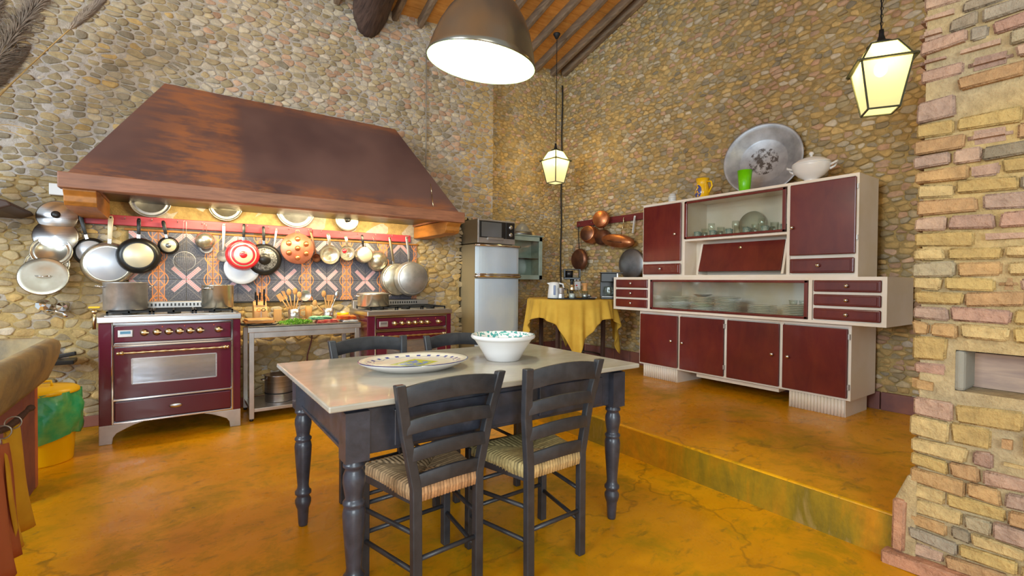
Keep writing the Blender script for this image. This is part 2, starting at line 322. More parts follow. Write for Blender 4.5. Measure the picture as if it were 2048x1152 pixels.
def stonework(frame, regions, excl, wall, palette, seed, rowh=(.030, .058), widths=(.055, .14), gap=.0045, proud=.009, n_single=300, near=None, namepart='stone', colfun=None, lowbig=False):
    """lay irregular rubble stones: Voronoi cells of rows of sites, each cell a rounded pillow"""
    rnd = random.Random(seed); O, U, V, Nn = [Vector(a) for a in frame]
    u0 = min(r[0] for r in regions); u1 = max(r[1] for r in regions); v0 = min(r[2] for r in regions); v1 = max(r[3] for r in regions)
    K = .62; sites = []; v = v0-.05
    wob = [(rnd.uniform(.01, .03), rnd.uniform(.4, 1.6), rnd.uniform(0, 6)) for _ in range(4)]
    while v < v1+.08:
        big_ = 1.35 if (lowbig and v < 1.3) else 1.0
        h = rnd.uniform(*rowh)*big_; u = u0-.1-rnd.random()*.1
        while u < u1+.1:
            wd = rnd.uniform(*widths)*big_*(1.5 if rnd.random() < .08 else 1)
            sites.append((u+wd/2, v+h/2+sum(a*math.sin(f*(u)+p) for a, f, p in wob)+rnd.uniform(-.3, .3)*h)); u += wd
        v += h
    S = np.array(sites); S2 = S*np.array([K, 1.0])
    cell = .16; grid = {}
    for i, (a, b) in enumerate(S2): grid.setdefault((int(a//cell), int(b//cell)), []).append(i)
    out = []
    for i, (a, b) in enumerate(S2):
        if not any(r[0]-.02 <= S[i][0] <= r[1]+.02 and r[2]-.02 <= S[i][1] <= r[3]+.02 for r in regions): continue
        if any(e[0] < S[i][0] < e[1] and e[2] < S[i][1] < e[3] for e in excl): continue
        gx, gy = int(a//cell), int(b//cell)
        nb = [j for dx in (-1, 0, 1) for dy in (-1, 0, 1) for j in grid.get((gx+dx, gy+dy), []) if j != i]
        nb.sort(key=lambda j: (S2[j][0]-a)**2+(S2[j][1]-b)**2)
        poly = [(a-.13, b-.09), (a+.13, b-.09), (a+.13, b+.09), (a-.13, b+.09)]
        g = gap*rnd.choice((.5, .8, 1.2, 2.0, 3.6))
        for j in nb[:14]:
            dx, dy = S2[j][0]-a, S2[j][1]-b; L = math.hypot(dx, dy)
            if L < 1e-4: continue
            nx, ny = dx/L, dy/L; lim = L/2-g/2
            new = []
            for k in range(len(poly)):
                p, q = poly[k], poly[(k+1) % len(poly)]
                dp = (p[0]-a)*nx+(p[1]-b)*ny-lim; dq = (q[0]-a)*nx+(q[1]-b)*ny-lim
                if dp <= 0: new.append(p)
                if dp*dq < 0:
                    t_ = dp/(dp-dq); new.append((p[0]+(q[0]-p[0])*t_, p[1]+(q[1]-p[1])*t_))
            poly = new
            if len(poly) < 3: break
        if len(poly) < 3: continue
        P_ = [(p[0]/K, p[1]) for p in poly]
        area_ = abs(sum(P_[k][0]*P_[(k+1) % len(P_)][1]-P_[(k+1) % len(P_)][0]*P_[k][1] for k in range(len(P_))))/2
        if area_ < .0006: continue
        for _ in range(1):
            Q = []
            for k in range(len(P_)):
                p, q = P_[k], P_[(k+1) % len(P_)]
                for t_ in (.2, .8): Q.append((p[0]+(q[0]-p[0])*t_, p[1]+(q[1]-p[1])*t_))
            P_ = Q
        if len(P_) > 14: P_ = P_[::2] if len(P_) > 20 else P_
        P_ = [(min(max(p[0], u0), u1), p[1]) for p in P_]
        cx = sum(p[0] for p in P_)/len(P_); cy = sum(p[1] for p in P_)/len(P_)
        vs = []; n = len(P_); pr = proud*rnd.uniform(.15, 1.6); tu, tv = rnd.uniform(-.12, .12), rnd.uniform(-.12, .12)
        for sc_, dep in ((1.0, -.012), (.955, pr*.72), (.78, pr)):
            for p in P_:
                x = cx+(p[0]-cx)*sc_; y = cy+(p[1]-cy)*sc_
                d = dep+((p[0]-cx)*tu+(p[1]-cy)*tv)*(1 if dep > 0 else 0)+(rnd.uniform(-.0025, .0025) if dep > 0 else 0)
                vs.append(O+U*x+V*y+Nn*d)
        vs.append(O+U*cx+V*cy+Nn*(pr*1.06))
        fs = [(r*n+k, r*n+(k+1) % n, (r+1)*n+(k+1) % n, (r+1)*n+k) for r in (0, 1) for k in range(n)]+[(2*n+k, 2*n+(k+1) % n, 3*n) for k in range(n)]
        c = colfun(cx, cy, rnd) if colfun else rnd.choice(palette)
        k_ = rnd.uniform(.85, 1.2); base_ = (.46, .37, .22); c = tuple(min(1, (x*.66+b_*.34)*1.12*k_) for x, b_ in zip(c[:3], base_))
        c3 = O+U*cx+V*cy; dist = (c3-near).length
        out.append((area_/dist**2, vs, fs, c))
    out.sort(key=lambda t: -t[0])
    for s_, vs, fs, c in out[:n_single]:
        m = MB(); m.add(vs, fs, True); m.col = [c]*len(vs); m.build(namepart, MS, wall)
    m = MB(); m.col = []
    for s_, vs, fs, c in out[n_single:]: m.add(vs, fs, True); m.col += [c]*len(vs)
    if m.v: tag(m.build('rubble_stonework', MS, wall), kind='stuff')
    return len(out)
def C3(r, g, b): return srgb(r, g, b)[:3]
TAN = [C3(150, 128, 92), C3(168, 146, 106), C3(138, 120, 92), C3(160, 140, 112), C3(172, 152, 120), C3(150, 134, 104), C3(128, 112, 84)]
OCH = [C3(182, 144, 74), C3(170, 134, 70), C3(190, 154, 88)]
SLATE = [C3(122, 114, 104), C3(112, 104, 96), C3(136, 126, 112)]
PINK = [C3(178, 134, 112), C3(172, 124, 102), C3(186, 146, 126)]
PALE = [C3(186, 172, 150), C3(176, 164, 148), C3(190, 178, 164)]
def col_back(u, v, r):
    q = r.random()
    if u > 2.9: return r.choice(OCH) if q < .4 else r.choice(TAN) if q < .86 else r.choice(PINK) if q < .95 else r.choice(SLATE)
    if v > 2.4 and u > .2: return r.choice(PINK) if q < .2 else r.choice(PALE) if q < .5 else r.choice(TAN) if q < .92 else r.choice(SLATE)
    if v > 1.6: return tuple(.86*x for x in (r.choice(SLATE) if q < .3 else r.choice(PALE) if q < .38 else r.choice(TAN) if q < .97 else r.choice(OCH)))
    return r.choice(TAN) if q < .7 else r.choice(OCH) if q < .9 else r.choice(PALE)
def col_right(u, v, r):
    q = r.random()
    return r.choice(OCH) if q < .32 else r.choice(TAN) if q < .68 else r.choice(SLATE) if q < .76 else r.choice(PALE) if q < .87 else r.choice(PINK)
CAMP = Vector((0, 0, 1.22))
def gridwall(name, O, U, V, Nn, u0, u1, v0, v1, mat, parent=None, step=.12, amp=.006):
    m = MB(); O, U, V, Nn = [Vector(a) for a in (O, U, V, Nn)]; nu = max(2, int((u1-u0)/step)); nv = max(2, int((v1-v0)/step)); r = random.Random(3)
    for j in range(nv+1):
        for i in range(nu+1):
            m.v.append(tuple(O+U*(u0+(u1-u0)*i/nu)+V*(v0+(v1-v0)*j/nv)+Nn*(r.uniform(-amp, amp) if 0 < i < nu and 0 < j < nv else 0)))
    for j in range(nv):
        for i in range(nu): m.f.append((j*(nu+1)+i, j*(nu+1)+i+1, (j+1)*(nu+1)+i+1, (j+1)*(nu+1)+i)); m.sm.append(True)
    return m.build(name, mat, parent)
# back wall: thick blocks (low part ends at x=2.85, upper part at 3.33), recessed end behind the refrigerator
wb = MB(); wb.box(-3.4, 2.85, WY+.002, 5.75, 0, 2.0); wb.box(-3.4, 3.33, WY+.002, 5.75, 2.0, 4.6); wb.box(2.85, 4.9, WY2+.002, 5.75, 0, 4.8)
wall_back = struct(wb.build('wall_back', MMORT))
gridwall('plaster_face', (0, WY, 0), (1, 0, 0), (0, 0, 1), (0, -1, 0), -3.4, 2.85, 0, 2.0, MMORT2, wall_back)
gridwall('plaster_face', (0, WY, 0), (1, 0, 0), (0, 0, 1), (0, -1, 0), -3.4, 3.33, 2.0, 4.5, MMORT, wall_back)
gridwall('plaster_face', (0, WY2, 0), (1, 0, 0), (0, 0, 1), (0, -1, 0), 2.85, 4.8, .2, 4.6, MMORT2, wall_back)
FB = ((0, WY, 0), (1, 0, 0), (0, 0, 1), (0, -1, 0)); FB2 = ((0, WY2, 0), (1, 0, 0), (0, 0, 1), (0, -1, 0))
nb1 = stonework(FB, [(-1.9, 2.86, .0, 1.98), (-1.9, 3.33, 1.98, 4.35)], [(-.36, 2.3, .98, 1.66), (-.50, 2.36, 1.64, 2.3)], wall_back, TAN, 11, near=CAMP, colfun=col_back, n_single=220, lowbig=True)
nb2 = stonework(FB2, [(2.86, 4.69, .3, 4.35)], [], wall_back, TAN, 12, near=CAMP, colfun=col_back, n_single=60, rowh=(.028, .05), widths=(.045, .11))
# right wall
wall_right = struct(MB().box(WX+.002, 5.1, -2.5, 5.7, 0, 6.4).build('wall_right', MMORT2))
gridwall('plaster_face', (WX, 0, 0), (0, -1, 0), (0, 0, 1), (-1, 0, 0), -5.37, 1.0, .2, 6.3, MMORT2, wall_right)
FR = ((WX, 0, 0), (0, -1, 0), (0, 0, 1), (-1, 0, 0))
nr = stonework(FR, [(-5.34, -.6, .36, 5.3)], [(-3.38, -1.45, .3, 1.95)], wall_right, TAN, 13, near=CAMP, colfun=col_right, n_single=300, rowh=(.028, .054), widths=(.05, .13), proud=.012)
# skirting tiles along the right wall and the recessed end
sk = struct(MB().box(WX-.03, WX+.01, -.5, 5.34, .2, .205).build('baseboard_right', MMORT2))
for i in range(22):
    y = 5.3-i*.26; MB().box(WX-.034, WX, y-.254, y, .2, .345).build('tile', MTERR, sk, bev=.006)
sk2 = struct(MB().box(2.9, WX, WY2-.028, WY2+.01, .2, .205).build('baseboard_back', MMORT2))
for i in range(6): MB().box(2.92+i*.29, 3.2+i*.29, WY2-.034, WY2, .2, .34).build('tile', MTERR, sk2, bev=.006)
sk3 = struct(MB().box(-1.4, 2.8, WY-.02, WY, 0, .09).build('baseboard_left', MTERR, bev=.005))

# ceiling: boards resting on rafters
ce = MB(); cv = [(x, y, roofz(x, y)+.12) for x, y in ((-3.4, 5.7), (5.1, 5.7), (5.1, -2.4), (-3.4, -2.4))]; cv += [(a, b, c+.1) for a, b, c in cv]
ce.add(cv, [(0, 1, 2, 3), (7, 6, 5, 4), (0, 4, 5, 1), (1, 5, 6, 2), (2, 6, 7, 3), (3, 7, 4, 0)])
ceiling = struct(ce.build('ceiling', MPLK))
yy = 5.6
for i in range(30):
    y1 = yy-.148; v = []
    for dz in (0, .02):
        for x, y in ((-.6, yy), (5.0, yy), (5.0, y1+.006), (-.6, y1+.006)): v.append((x, y, roofz(x, y)+.098+dz+(.003 if i % 2 else 0)))
    MB().add(v, [(0, 1, 2, 3), (7, 6, 5, 4), (0, 4, 5, 1), (1, 5, 6, 2), (2, 6, 7, 3), (3, 7, 4, 0)]).build('board', MPLK, ceiling); yy = y1
rr_ = random.Random(5)
for i in range(14):
    x = 1.10+i*.31-.03
    if x > 4.66: break
    v = []; n = 12; w_ = .05
    pts = []
    for k in range(n+1):
        y = 5.5-k*.45; dx = rr_.uniform(-.012, .012); pts.append((x+dx, y, roofz(x, y)+.055+rr_.uniform(-.004, .004)))
    for p in pts:
        for a, b in ((-1, -1), (1, -1), (1, 1), (-1, 1)): v.append((p[0]+a*w_*.62, p[1], p[2]+b*.055))
    f = [(4*k+j, 4*k+(j+1) % 4, 4*k+4+(j+1) % 4, 4*k+4+j) for k in range(n) for j in range(4)]+[(3, 2, 1, 0), (4*n, 4*n+1, 4*n+2, 4*n+3)]
    MB().add(v, f, False).build('rafter', MRAFT, ceiling, bev=.014)
# the wall plate beam at the right wall roofline
mb = MB(); mb.beam((WX-.05, 5.3, roofz(WX, 5.3)+.03), (WX-.05, 0, roofz(WX, 0)+.03), .08, .1); mb.build('wall_plate', MRAFT, ceiling, bev=.015)
# big dark hewn beam running into the back wall
mb = MB(); r2 = random.Random(9); v = []; n = 9; sg = 14
for k in range(n):
    t = k/(n-1); c = Vector((1.72-.22*t, 5.25-1.6*t, 3.95+.68*t)); R_ = .155+.10*t
    if k == 0: R_ = .13
    for j in range(sg):
        a = 2*PI*j/sg; rr = R_*(1+.13*math.sin(3*a+k*.5)+r2.uniform(-.07, .07)); v.append((c.x+rr*math.cos(a)*1.05, c.y, c.z+rr*math.sin(a)))
f = [(k*sg+j, k*sg+(j+1) % sg, (k+1)*sg+(j+1) % sg, (k+1)*sg+j) for k in range(n-1) for j in range(sg)]+[tuple(range(sg)), tuple((n-1)*sg+j for j in range(sg))]
mb.add(v, f, True); tag(mb.build('timber_beam', MTRUNK), 'dark rough-hewn timber beam end entering the stone wall above the hood', 'beam')

# ------------------------------------------------------------ brick pillar wall on the right
PX, PY = 2.575, .662
pil = MB(); pil.box(PX+.012, 3.5, -1.2, PY-.02, .0, .79); pil.box(PX+.012, 3.5, -1.2, PY-.02, .955, 4.6)
pil.box(PX+.012, 3.5, .53, PY-.02, .79, .955); pil.box(PX+.012, 3.5, -1.2, .02, .79, .955); pil.box(PX+.20, 3.5, .02, .53, .79, .955)
MNEAR = mortar_mat('mortar_near', srgb(190, 160, 104), srgb(164, 150, 124))
wall_near = struct(pil.build('wall_near', MNEAR))
MB().box(PX+.165, PX+.19, .03, .505, .792, .935).build('niche_board', wood_mat('niche_wood', srgb(150, 124, 112), srgb(186, 156, 132), .6, (4, 1.5, 12)), wall_near)
MB().box(PX+.01, PX+.19, .500, .535, .788, .955).build('niche_render', M('grey_render', srgb(140, 134, 120), .9, bmp=.5), wall_near, bev=.015)
BR = [C3(178, 144, 122), C3(172, 134, 114), C3(182, 150, 126), C3(166, 138, 120), C3(160, 128, 110)]
BRG = [C3(188, 158, 98), C3(178, 148, 92), C3(192, 164, 112), C3(182, 144, 96), C3(174, 136, 94)]
GRY = [C3(150, 134, 112), C3(136, 122, 100), C3(158, 144, 124), C3(164, 148, 118)]
def blob_block(x0, x1, y0, y1, z0, z1, col, rnd, rough=.006, roundness=.012):
    bm = bmesh.new(); bmesh.ops.create_cube(bm, size=1)
    bmesh.ops.scale(bm, vec=(x1-x0, y1-y0, z1-z0), verts=bm.verts); bmesh.ops.translate(bm, vec=((x0+x1)/2, (y0+y1)/2, (z0+z1)/2), verts=bm.verts)
    tl = rnd.uniform(-.06, .06)
    for v in bm.verts: v.co.x += rnd.uniform(-rough, rough); v.co.y += rnd.uniform(-rough, rough); v.co.z += rnd.uniform(-rough, rough)*.9+(v.co.y-(y0+y1)/2)*tl
    bmesh.ops.bevel(bm, geom=list(bm.edges), offset=min(roundness, (z1-z0)*.35), segments=2, affect='EDGES')
    me = bpy.data.meshes.new('brick'); bm.to_mesh(me); bm.free(); amax = max(p.area for p in me.polygons); me.polygons.foreach_set('use_smooth', [p.area < amax*.12 for p in me.polygons]); me.materials.append(MSB)
    a = me.color_attributes.new('Col', 'FLOAT_COLOR', 'POINT'); a.data.foreach_set('color', [q for _ in me.vertices for q in (*col, 1)])
    o = bpy.data.objects.new('brick', me); COL.objects.link(o); return o
rb = random.Random(21); z = .005; row = 0
while z < 3.0:
    h = rb.uniform(.046, .060)
    if rb.random() < .12: h = rb.uniform(.07, .10)
    y = PY+rb.uniform(-.008, .008); first = True
    while y > -.45:
        L = rb.uniform(.12, .19) if rb.random() < .7 else rb.uniform(.05, .10)
        if first and row % 2: L = rb.uniform(.09, .13)
        y0 = y-L; ok = not (z+h > .792 and z < .952 and y0 < .535 and y > .02)
        if not ok and y > .58: y0 = .545; ok = True
        if ok and 1.89 < z < 2.05 and rb.random() < .6: ok = False
        if ok and y-y0 > .03:
            zc = z
            q = rb.random()
            if z > 2.05: col = rb.choice(BR if q < .55 else GRY)
            elif z > 1.35: col = rb.choice(BR if q < .6 else BRG+GRY)
            else: col = rb.choice(BRG if q < .72 else BR if q < .9 else GRY)
            if zc > 1.6: col = tuple(c*.95 for c in col)
            st = rb.random() < (.22 if z > 1.7 else .1)
            o = blob_block(PX-.003+rb.uniform(-.012, .006), PX+.12, y0, y, z, z+h, col, rb, .006, .022 if st else .007); o.name = 'stone' if st else 'brick'; o.parent = wall_near
        y = y0-rb.uniform(.005, .013); first = False
    z += h+rb.uniform(.006, .013); row += 1
# foot of the pillar: mortar wedge, upright terracotta block and slab beside the step
MB().add([(x, y, z) for x in (2.572, 2.78) for y, z in ((.64, .05), (.715, .05), (.715, .285), (.672, .40), (.64, .40))], [(0, 1, 2, 3, 4), (9, 8, 7, 6, 5), (0, 5, 6, 1), (1, 6, 7, 2), (2, 7, 8, 3), (3, 8, 9, 4), (4, 9, 5, 0)]).build('foot_mortar', MNEAR, wall_near, bev=.008)
o = blob_block(2.548, 2.74, .675, .718, .062, .288, C3(186, 136, 104), rb, .003, .008); o.parent = wall_near; o.name = 'terracotta_block'
o = blob_block(2.530, 2.70, .46, .750, 0, .060, C3(180, 128, 98), rb, .003, .006); o.parent = wall_near; o.name = 'terracotta_slab'

# ============================================================ STOVES
def cooker(label, x0, x1, yf, zt, full=True, clock=True):
    """range cooker; local x along its front, y into the wall, z up"""
    W_ = x1-x0; D = .56
    t = thing('range_cooker', label, 'cooker', (x0, yf, 0))
    MB().box(0, .075, 0, D, .13, zt-.045).box(W_-.055, W_, 0, D, .13, zt-.045).box(.06, W_-.04, .02, D, .14, zt-.05).build('body', MBURG, t, bev=.006)
    MB().box(-.006, W_+.006, -.018, D, zt-.048, zt).build('hob_top', MSTEEL, t, bev=.006)
    # chrome framing of the front
    f = MB(); X0, X1 = .078, W_-.06; Z = [.148, .318, .715, zt-.06]
    for zz in Z: f.box(X0, X1, -.006, .025, zz-.007, zz+.007)
    f.box(X0-.006, X0+.006, -.006, .025, .14, zt-.05); f.box(X1-.006, X1+.006, -.006, .025, .14, zt-.05)
    f.box(X0+.01, X1-.01, -.004, .025, .725, .735)
    f.build('front_frame', MCHROME, t, bev=.002)
    MB().box(X0+.012, X1-.012, -.014, .02, .744, zt-.073).build('control_panel', MBURG, t, bev=.005)
    dr = MB().box(X0+.012, X1-.012, -.014, .02, .162, .304).build('storage_drawer', MBURG, t, bev=.006)
    bd = MB().lathe([(.001, 0), (.04, 0), (.042, .004), (.034, .008), (.001, .009)], 20, TX(((X0+X1)/2, -.014, .235)) @ RX(PI/2), 1, .42).build('badge', MSTEEL, dr)
    MB().lathe([(.001, 0), (.026, 0), (.026, .003), (.001, .004)], 20, TX(((X0+X1)/2, -.021, .235)) @ RX(PI/2), 1, .32).build('badge_centre', MBLKP, dr) if False else None
    door = MB(); a0, a1, b0, b1 = X0+.012, X1-.012, .33, .703; g0, g1, h0, h1 = a0+.10, a1-.10, b0+.10, b1-.085
    door.box(a0, a1, -.014, .02, b0, h0).box(a0, a1, -.014, .02, h1, b1).box(a0, g0, -.014, .02, h0, h1).box(g1, a1, -.014, .02, h0, h1)
    dd = door.build('oven_door', MBURG, t)
    MB().box(g0, g1, -.008, -.002, h0, h1).build('oven_window', MOVG, dd)
    w_ = MB(); w_.box(g0, g1, -.0155, -.006, h1-.004, h1+.004).box(g0, g1, -.0155, -.006, h0-.004, h0+.004).box(g0-.004, g0+.004, -.0155, -.006, h0, h1).box(g1-.004, g1+.004, -.0155, -.006, h0, h1); w_.build('window_rim', MSTEEL, dd)
    hd = MB(); n = 40; hz = b1-.035; pts = [(a0+.03+(a1-a0-.06)*k/n, -.055, hz) for k in range(n+1)]
    hd.tube(pts, [.0085+.0022*math.sin(k*1.7) for k in range(n+1)], 8)
    for hx in (a0+.045, a1-.045):
        hd.tube([(hx, -.012, hz), (hx, -.055, hz)], .008, 8); hd.ball((hx-.02 if hx < .5 else hx+.02, -.055, hz), .013, 10, 6); hd.ball((hx, -.055, hz), .015, 10, 6)
    hd.build('door_handle', MBRASS if not full else MBRASS, dd)
    kx = [.245, .345, .44, .53, .62, .705, .87]
    for q in kx:
        x = X0+(X1-X0)*q; zz = zt-.125
        k = MB(); k.lathe([(.001, 0), (.026, 0), (.027, .006), (.019, .010), (.018, .026), (.014, .032), (.001, .033)], 18, TX((x, -.014, zz)) @ RX(PI/2)); k.build('control_knob', MBRASS, t)
        k = MB().box(x-.005, x+.03, -.05, -.044, zz-.005, zz+.005); k.build('knob_pointer', MBRASS, t, bev=.002)
    for q in (.39, .575, .83): MB().lathe([(.001, 0), (.005, 0), (.004, .003), (.001, .003)], 8, TX((X0+(X1-X0)*q, -.014, zt-.087)) @ RX(PI/2)).build('indicator_light', MORL, t)
    cl = MB(); cxx = X0+(X1-X0)*.10; cl.box(cxx-.044, cxx+.044, -.021, -.012, zt-.155, zt-.10); c_ = cl.build('clock', MSTEELW, t, bev=.01)
    MB().box(cxx-.03, cxx+.03, -.0235, -.02, zt-.13, zt-.11).build('clock_display', MDISP if clock else MBLKG, c_)
    if full:
        for s_ in (0, 1):   # shaped feet
            poly = [(0, 0), (.075, 0), (.08, .045), (.10, .075), (.15, .10), (.20, .122), (.26, .14), (0, .14)]
            if s_: poly = [(W_-a, b) for a, b in poly][::-1]
            MB().prism(poly, -.004, .05, 'Y').build('foot', MSTEELW, t, bev=.003)
    else:
        for s_ in (0, W_-.06): MB().box(s_, s_+.06, 0, .06, 0, .14).build('foot', MSTEELW, t, bev=.003)
    for s_ in (.01, W_-.05): MB().box(s_, s_+.04, D-.05, D-.01, 0, .14).build('rear_foot', MBLKP, t)
    # hob
    MB().box(.03, W_-.03, .03, D-.07, zt, zt+.004).build('hob_plate', MSTEELW, t)
    for i in range(3):
        for j in range(2):
            bx, by = .17+i*(W_-.34)/2, .15+j*.25
            MB().lathe([(.001, 0), (.045, 0), (.045, .012), (.03, .016), (.001, .017)], 16, TX((bx, by, zt+.004))).build('burner', MIRON, t)
    for i in range(3):
        gx = .04+i*(W_-.08)/3; gw = (W_-.08)/3-.01; g = MB(); zz = zt+.028
        g.box(gx, gx+gw, .035, .047, zz-.006, zz+.006).box(gx, gx+gw, D-.10, D-.088, zz-.006, zz+.006).box(gx, gx+.012, .035, D-.088, zz-.006, zz+.006).box(gx+gw-.012, gx+gw, .035, D-.088, zz-.006, zz+.006)
        g.box(gx, gx+gw, .255, .267, zz-.006, zz+.006); g.box(gx+gw/2-.006, gx+gw/2+.006, .035, D-.088, zz-.006, zz+.006)
        for ax in (gx, gx+gw-.012):
            for ay in (.035, D-.1): g.box(ax, ax+.012, ay, ay+.012, zt+.003, zz)
        g.build('pan_grate', MIRON, t)
    b = MB().box(.02, W_-.02, D-.045, D+.02, zt, zt+.085).build('back_guard', MSTEELW, t, bev=.006)
    for i in range(22): MB().box(.15+i*(W_-.3)/22, .15+i*(W_-.3)/22+.012, D-.049, D-.044, zt+.045, zt+.068).build('vent_slot', MBLKP, b)
    return t
MOVG = M('oven_glass', srgb(70, 72, 76), .04, 0, coat=1, spec=1)
MOVG.node_tree.nodes['Principled BSDF'].inputs['Metallic'].default_value = .75
MOVG.node_tree.nodes['Principled BSDF'].inputs['Base Color'].default_value = srgb(150, 155, 165)
MBLKG = M('dark_display', srgb(110, 100, 96), .3)
MDISP = emit('lit_display', srgb(110, 180, 210), .5, srgb(40, 60, 80))
MORL = M('orange_lamp', srgb(200, 90, 40), .4)
cooker('burgundy range cooker with carved steel feet and blue clock, left of the steel bench', -.455, .440, 4.51, .935)
cooker('burgundy range cooker without a lit clock, right of the steel bench beside the fridge', 1.50, 2.40, 4.51, .915, full=False, clock=False)

# ------------------------------------------------------------ pots on the hobs
def stockpot(label, x, y, z, r, h, lid=False, mat=None, seg=40, handles=True, ang=0):
    t = thing('cooking_pot', label, 'pot', (x, y, z))
    MB().lathe([(r*.96, 0), (r, .008), (r, h-.006), (r+.005, h), (r-.004, h), (r-.008, .012), (.001, .010)], seg, capt=False).build('pot_body', mat or MSTEEL, t)
    if handles:
        for s_ in (-1, 1):
            hp = [(s_*(r-.002), -.035, h*.82), (s_*(r+.035), -.032, h*.86), (s_*(r+.045), 0, h*.87), (s_*(r+.035), .032, h*.86), (s_*(r-.002), .035, h*.82)]
            pp = [RZ(ang) @ Vector(p) for p in hp]; MB().tube(pp, .0055, 8).build('handle', MCHROME, t)
    if lid:
        MB().lathe([(r+.004, h), (r+.006, h+.004), (r*.6, h+.016), (.001, h+.02)], seg).build('pot_lid', MSTEELW, t)
    return t
stockpot('large steel stockpot on the left cooker hob, left of the other pot', -.318, 4.78, .969, .138, .215, mat=MALU, ang=.3)
stockpot('medium polished steel pot on the right side of the left cooker hob', .295, 4.76, .969, .118, .195, mat=MPOL, ang=.9)
stockpot('low wide lidded saucepan on the right cooker hob', 1.65, 4.78, .95, .155, .125, lid=True, mat=MPOL, ang=.2)

# gas tap with yellow lever left of the cooker
t = thing('gas_tap', 'small brass gas tap with yellow lever on the wall beside the left cooker', 'tap', (-.53, 5.02, .965))
MB().tube([(0, .13, -.02), (0, 0, -.02), (0, 0, -.16)], .012, 8).ball((0, 0, -.02), .022).build('valve', MBRASS, t)
MB().box(-.035, .035, -.012, .012, .008, .022).build('lever', MYEL, t, bev=.004)

# ============================================================ HOOD
t = thing('cooker_hood', 'large trapezoid hood of brown metal and wood above the two cookers', 'hood', (.9, 5.1, 1.83))
def loc(o, p): return tuple(Vector(p)-Vector((.9, 5.1, 1.83)))
bl, br_, tl, tr = (-.60, 4.32, 1.905), (2.40, 4.32, 1.905), (-.07, 4.98, 2.86), (1.955, 4.98, 2.86)
v = [bl, br_, tr, tl, (-.60, 5.13, 1.905), (2.40, 5.13, 1.905), (1.955, 5.13, 2.86), (-.07, 5.13, 2.86)]
v = [loc(0, p) for p in v]
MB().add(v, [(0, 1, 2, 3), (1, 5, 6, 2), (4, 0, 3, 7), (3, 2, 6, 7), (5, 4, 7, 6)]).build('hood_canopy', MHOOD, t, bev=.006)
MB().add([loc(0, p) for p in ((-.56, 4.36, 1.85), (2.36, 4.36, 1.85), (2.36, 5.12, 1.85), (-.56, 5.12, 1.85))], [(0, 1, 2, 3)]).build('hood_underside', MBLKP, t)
fb = MB().box(-1.53, 1.52, -.84, -.74, -.02, .085)
fb.build('front_beam', MBEAM, t, bev=.006)
for s_ in (0, 1):
    xa, xb = (-1.52, -1.34) if s_ == 0 else (1.33, 1.50)
    MB().box(xa, xb, -.74, .04, .0, .08).build('side_beam', MBEAM, t, bev=.005)
    poly = [(-.80, -.005), (-.80, -.03), (-.77, -.06), (-.765, -.10), (-.74, -.125), (-.66, -.135), (.03, -.135), (.03, -.005)]
    MB().prism(poly, xa+.01, xb, 'X').build('corbel', MCORB, t, bev=.004)
for xx in (-.6, .1, .8):
    l = bpy.data.lights.new('hood_lamp', 'AREA'); l.shape = 'RECTANGLE'; l.size = .5; l.size_y = .06; l.energy = 13; l.color = (1, .82, .46)
    o = bpy.data.objects.new('hood_lamp', l); COL.objects.link(o); o.location = (xx+.9, 4.66, 1.838); o.rotation_euler = (math.radians(38), 0, 0)
tag(MB().tube([(2.10, 4.40, 2.19), (2.10, 4.37, 2.08)], .003, 6).tube([(2.10, 4.37, 2.08), (2.085, 4.305, 1.95)], .004, 6).build('pull_cord', MBRASS), 'thin pull cord hanging at the right end of the hood', 'cord')
tag(MB().box(-.80, -.70, 5.09, 5.135, 1.86, 1.95).build('junction_box', MWPL, bev=.006), 'white electrical box on the wall left of the hood beam', 'electrical box')
tag(MB().tube([(2.38, 5.12, 3.9), (2.385, 5.12, 2.2)], .007, 6).build('conduit_pipe', M('grey_conduit', srgb(150, 140, 126), .6)), 'thin vertical conduit on the stone wall above the hood end', 'pipe')

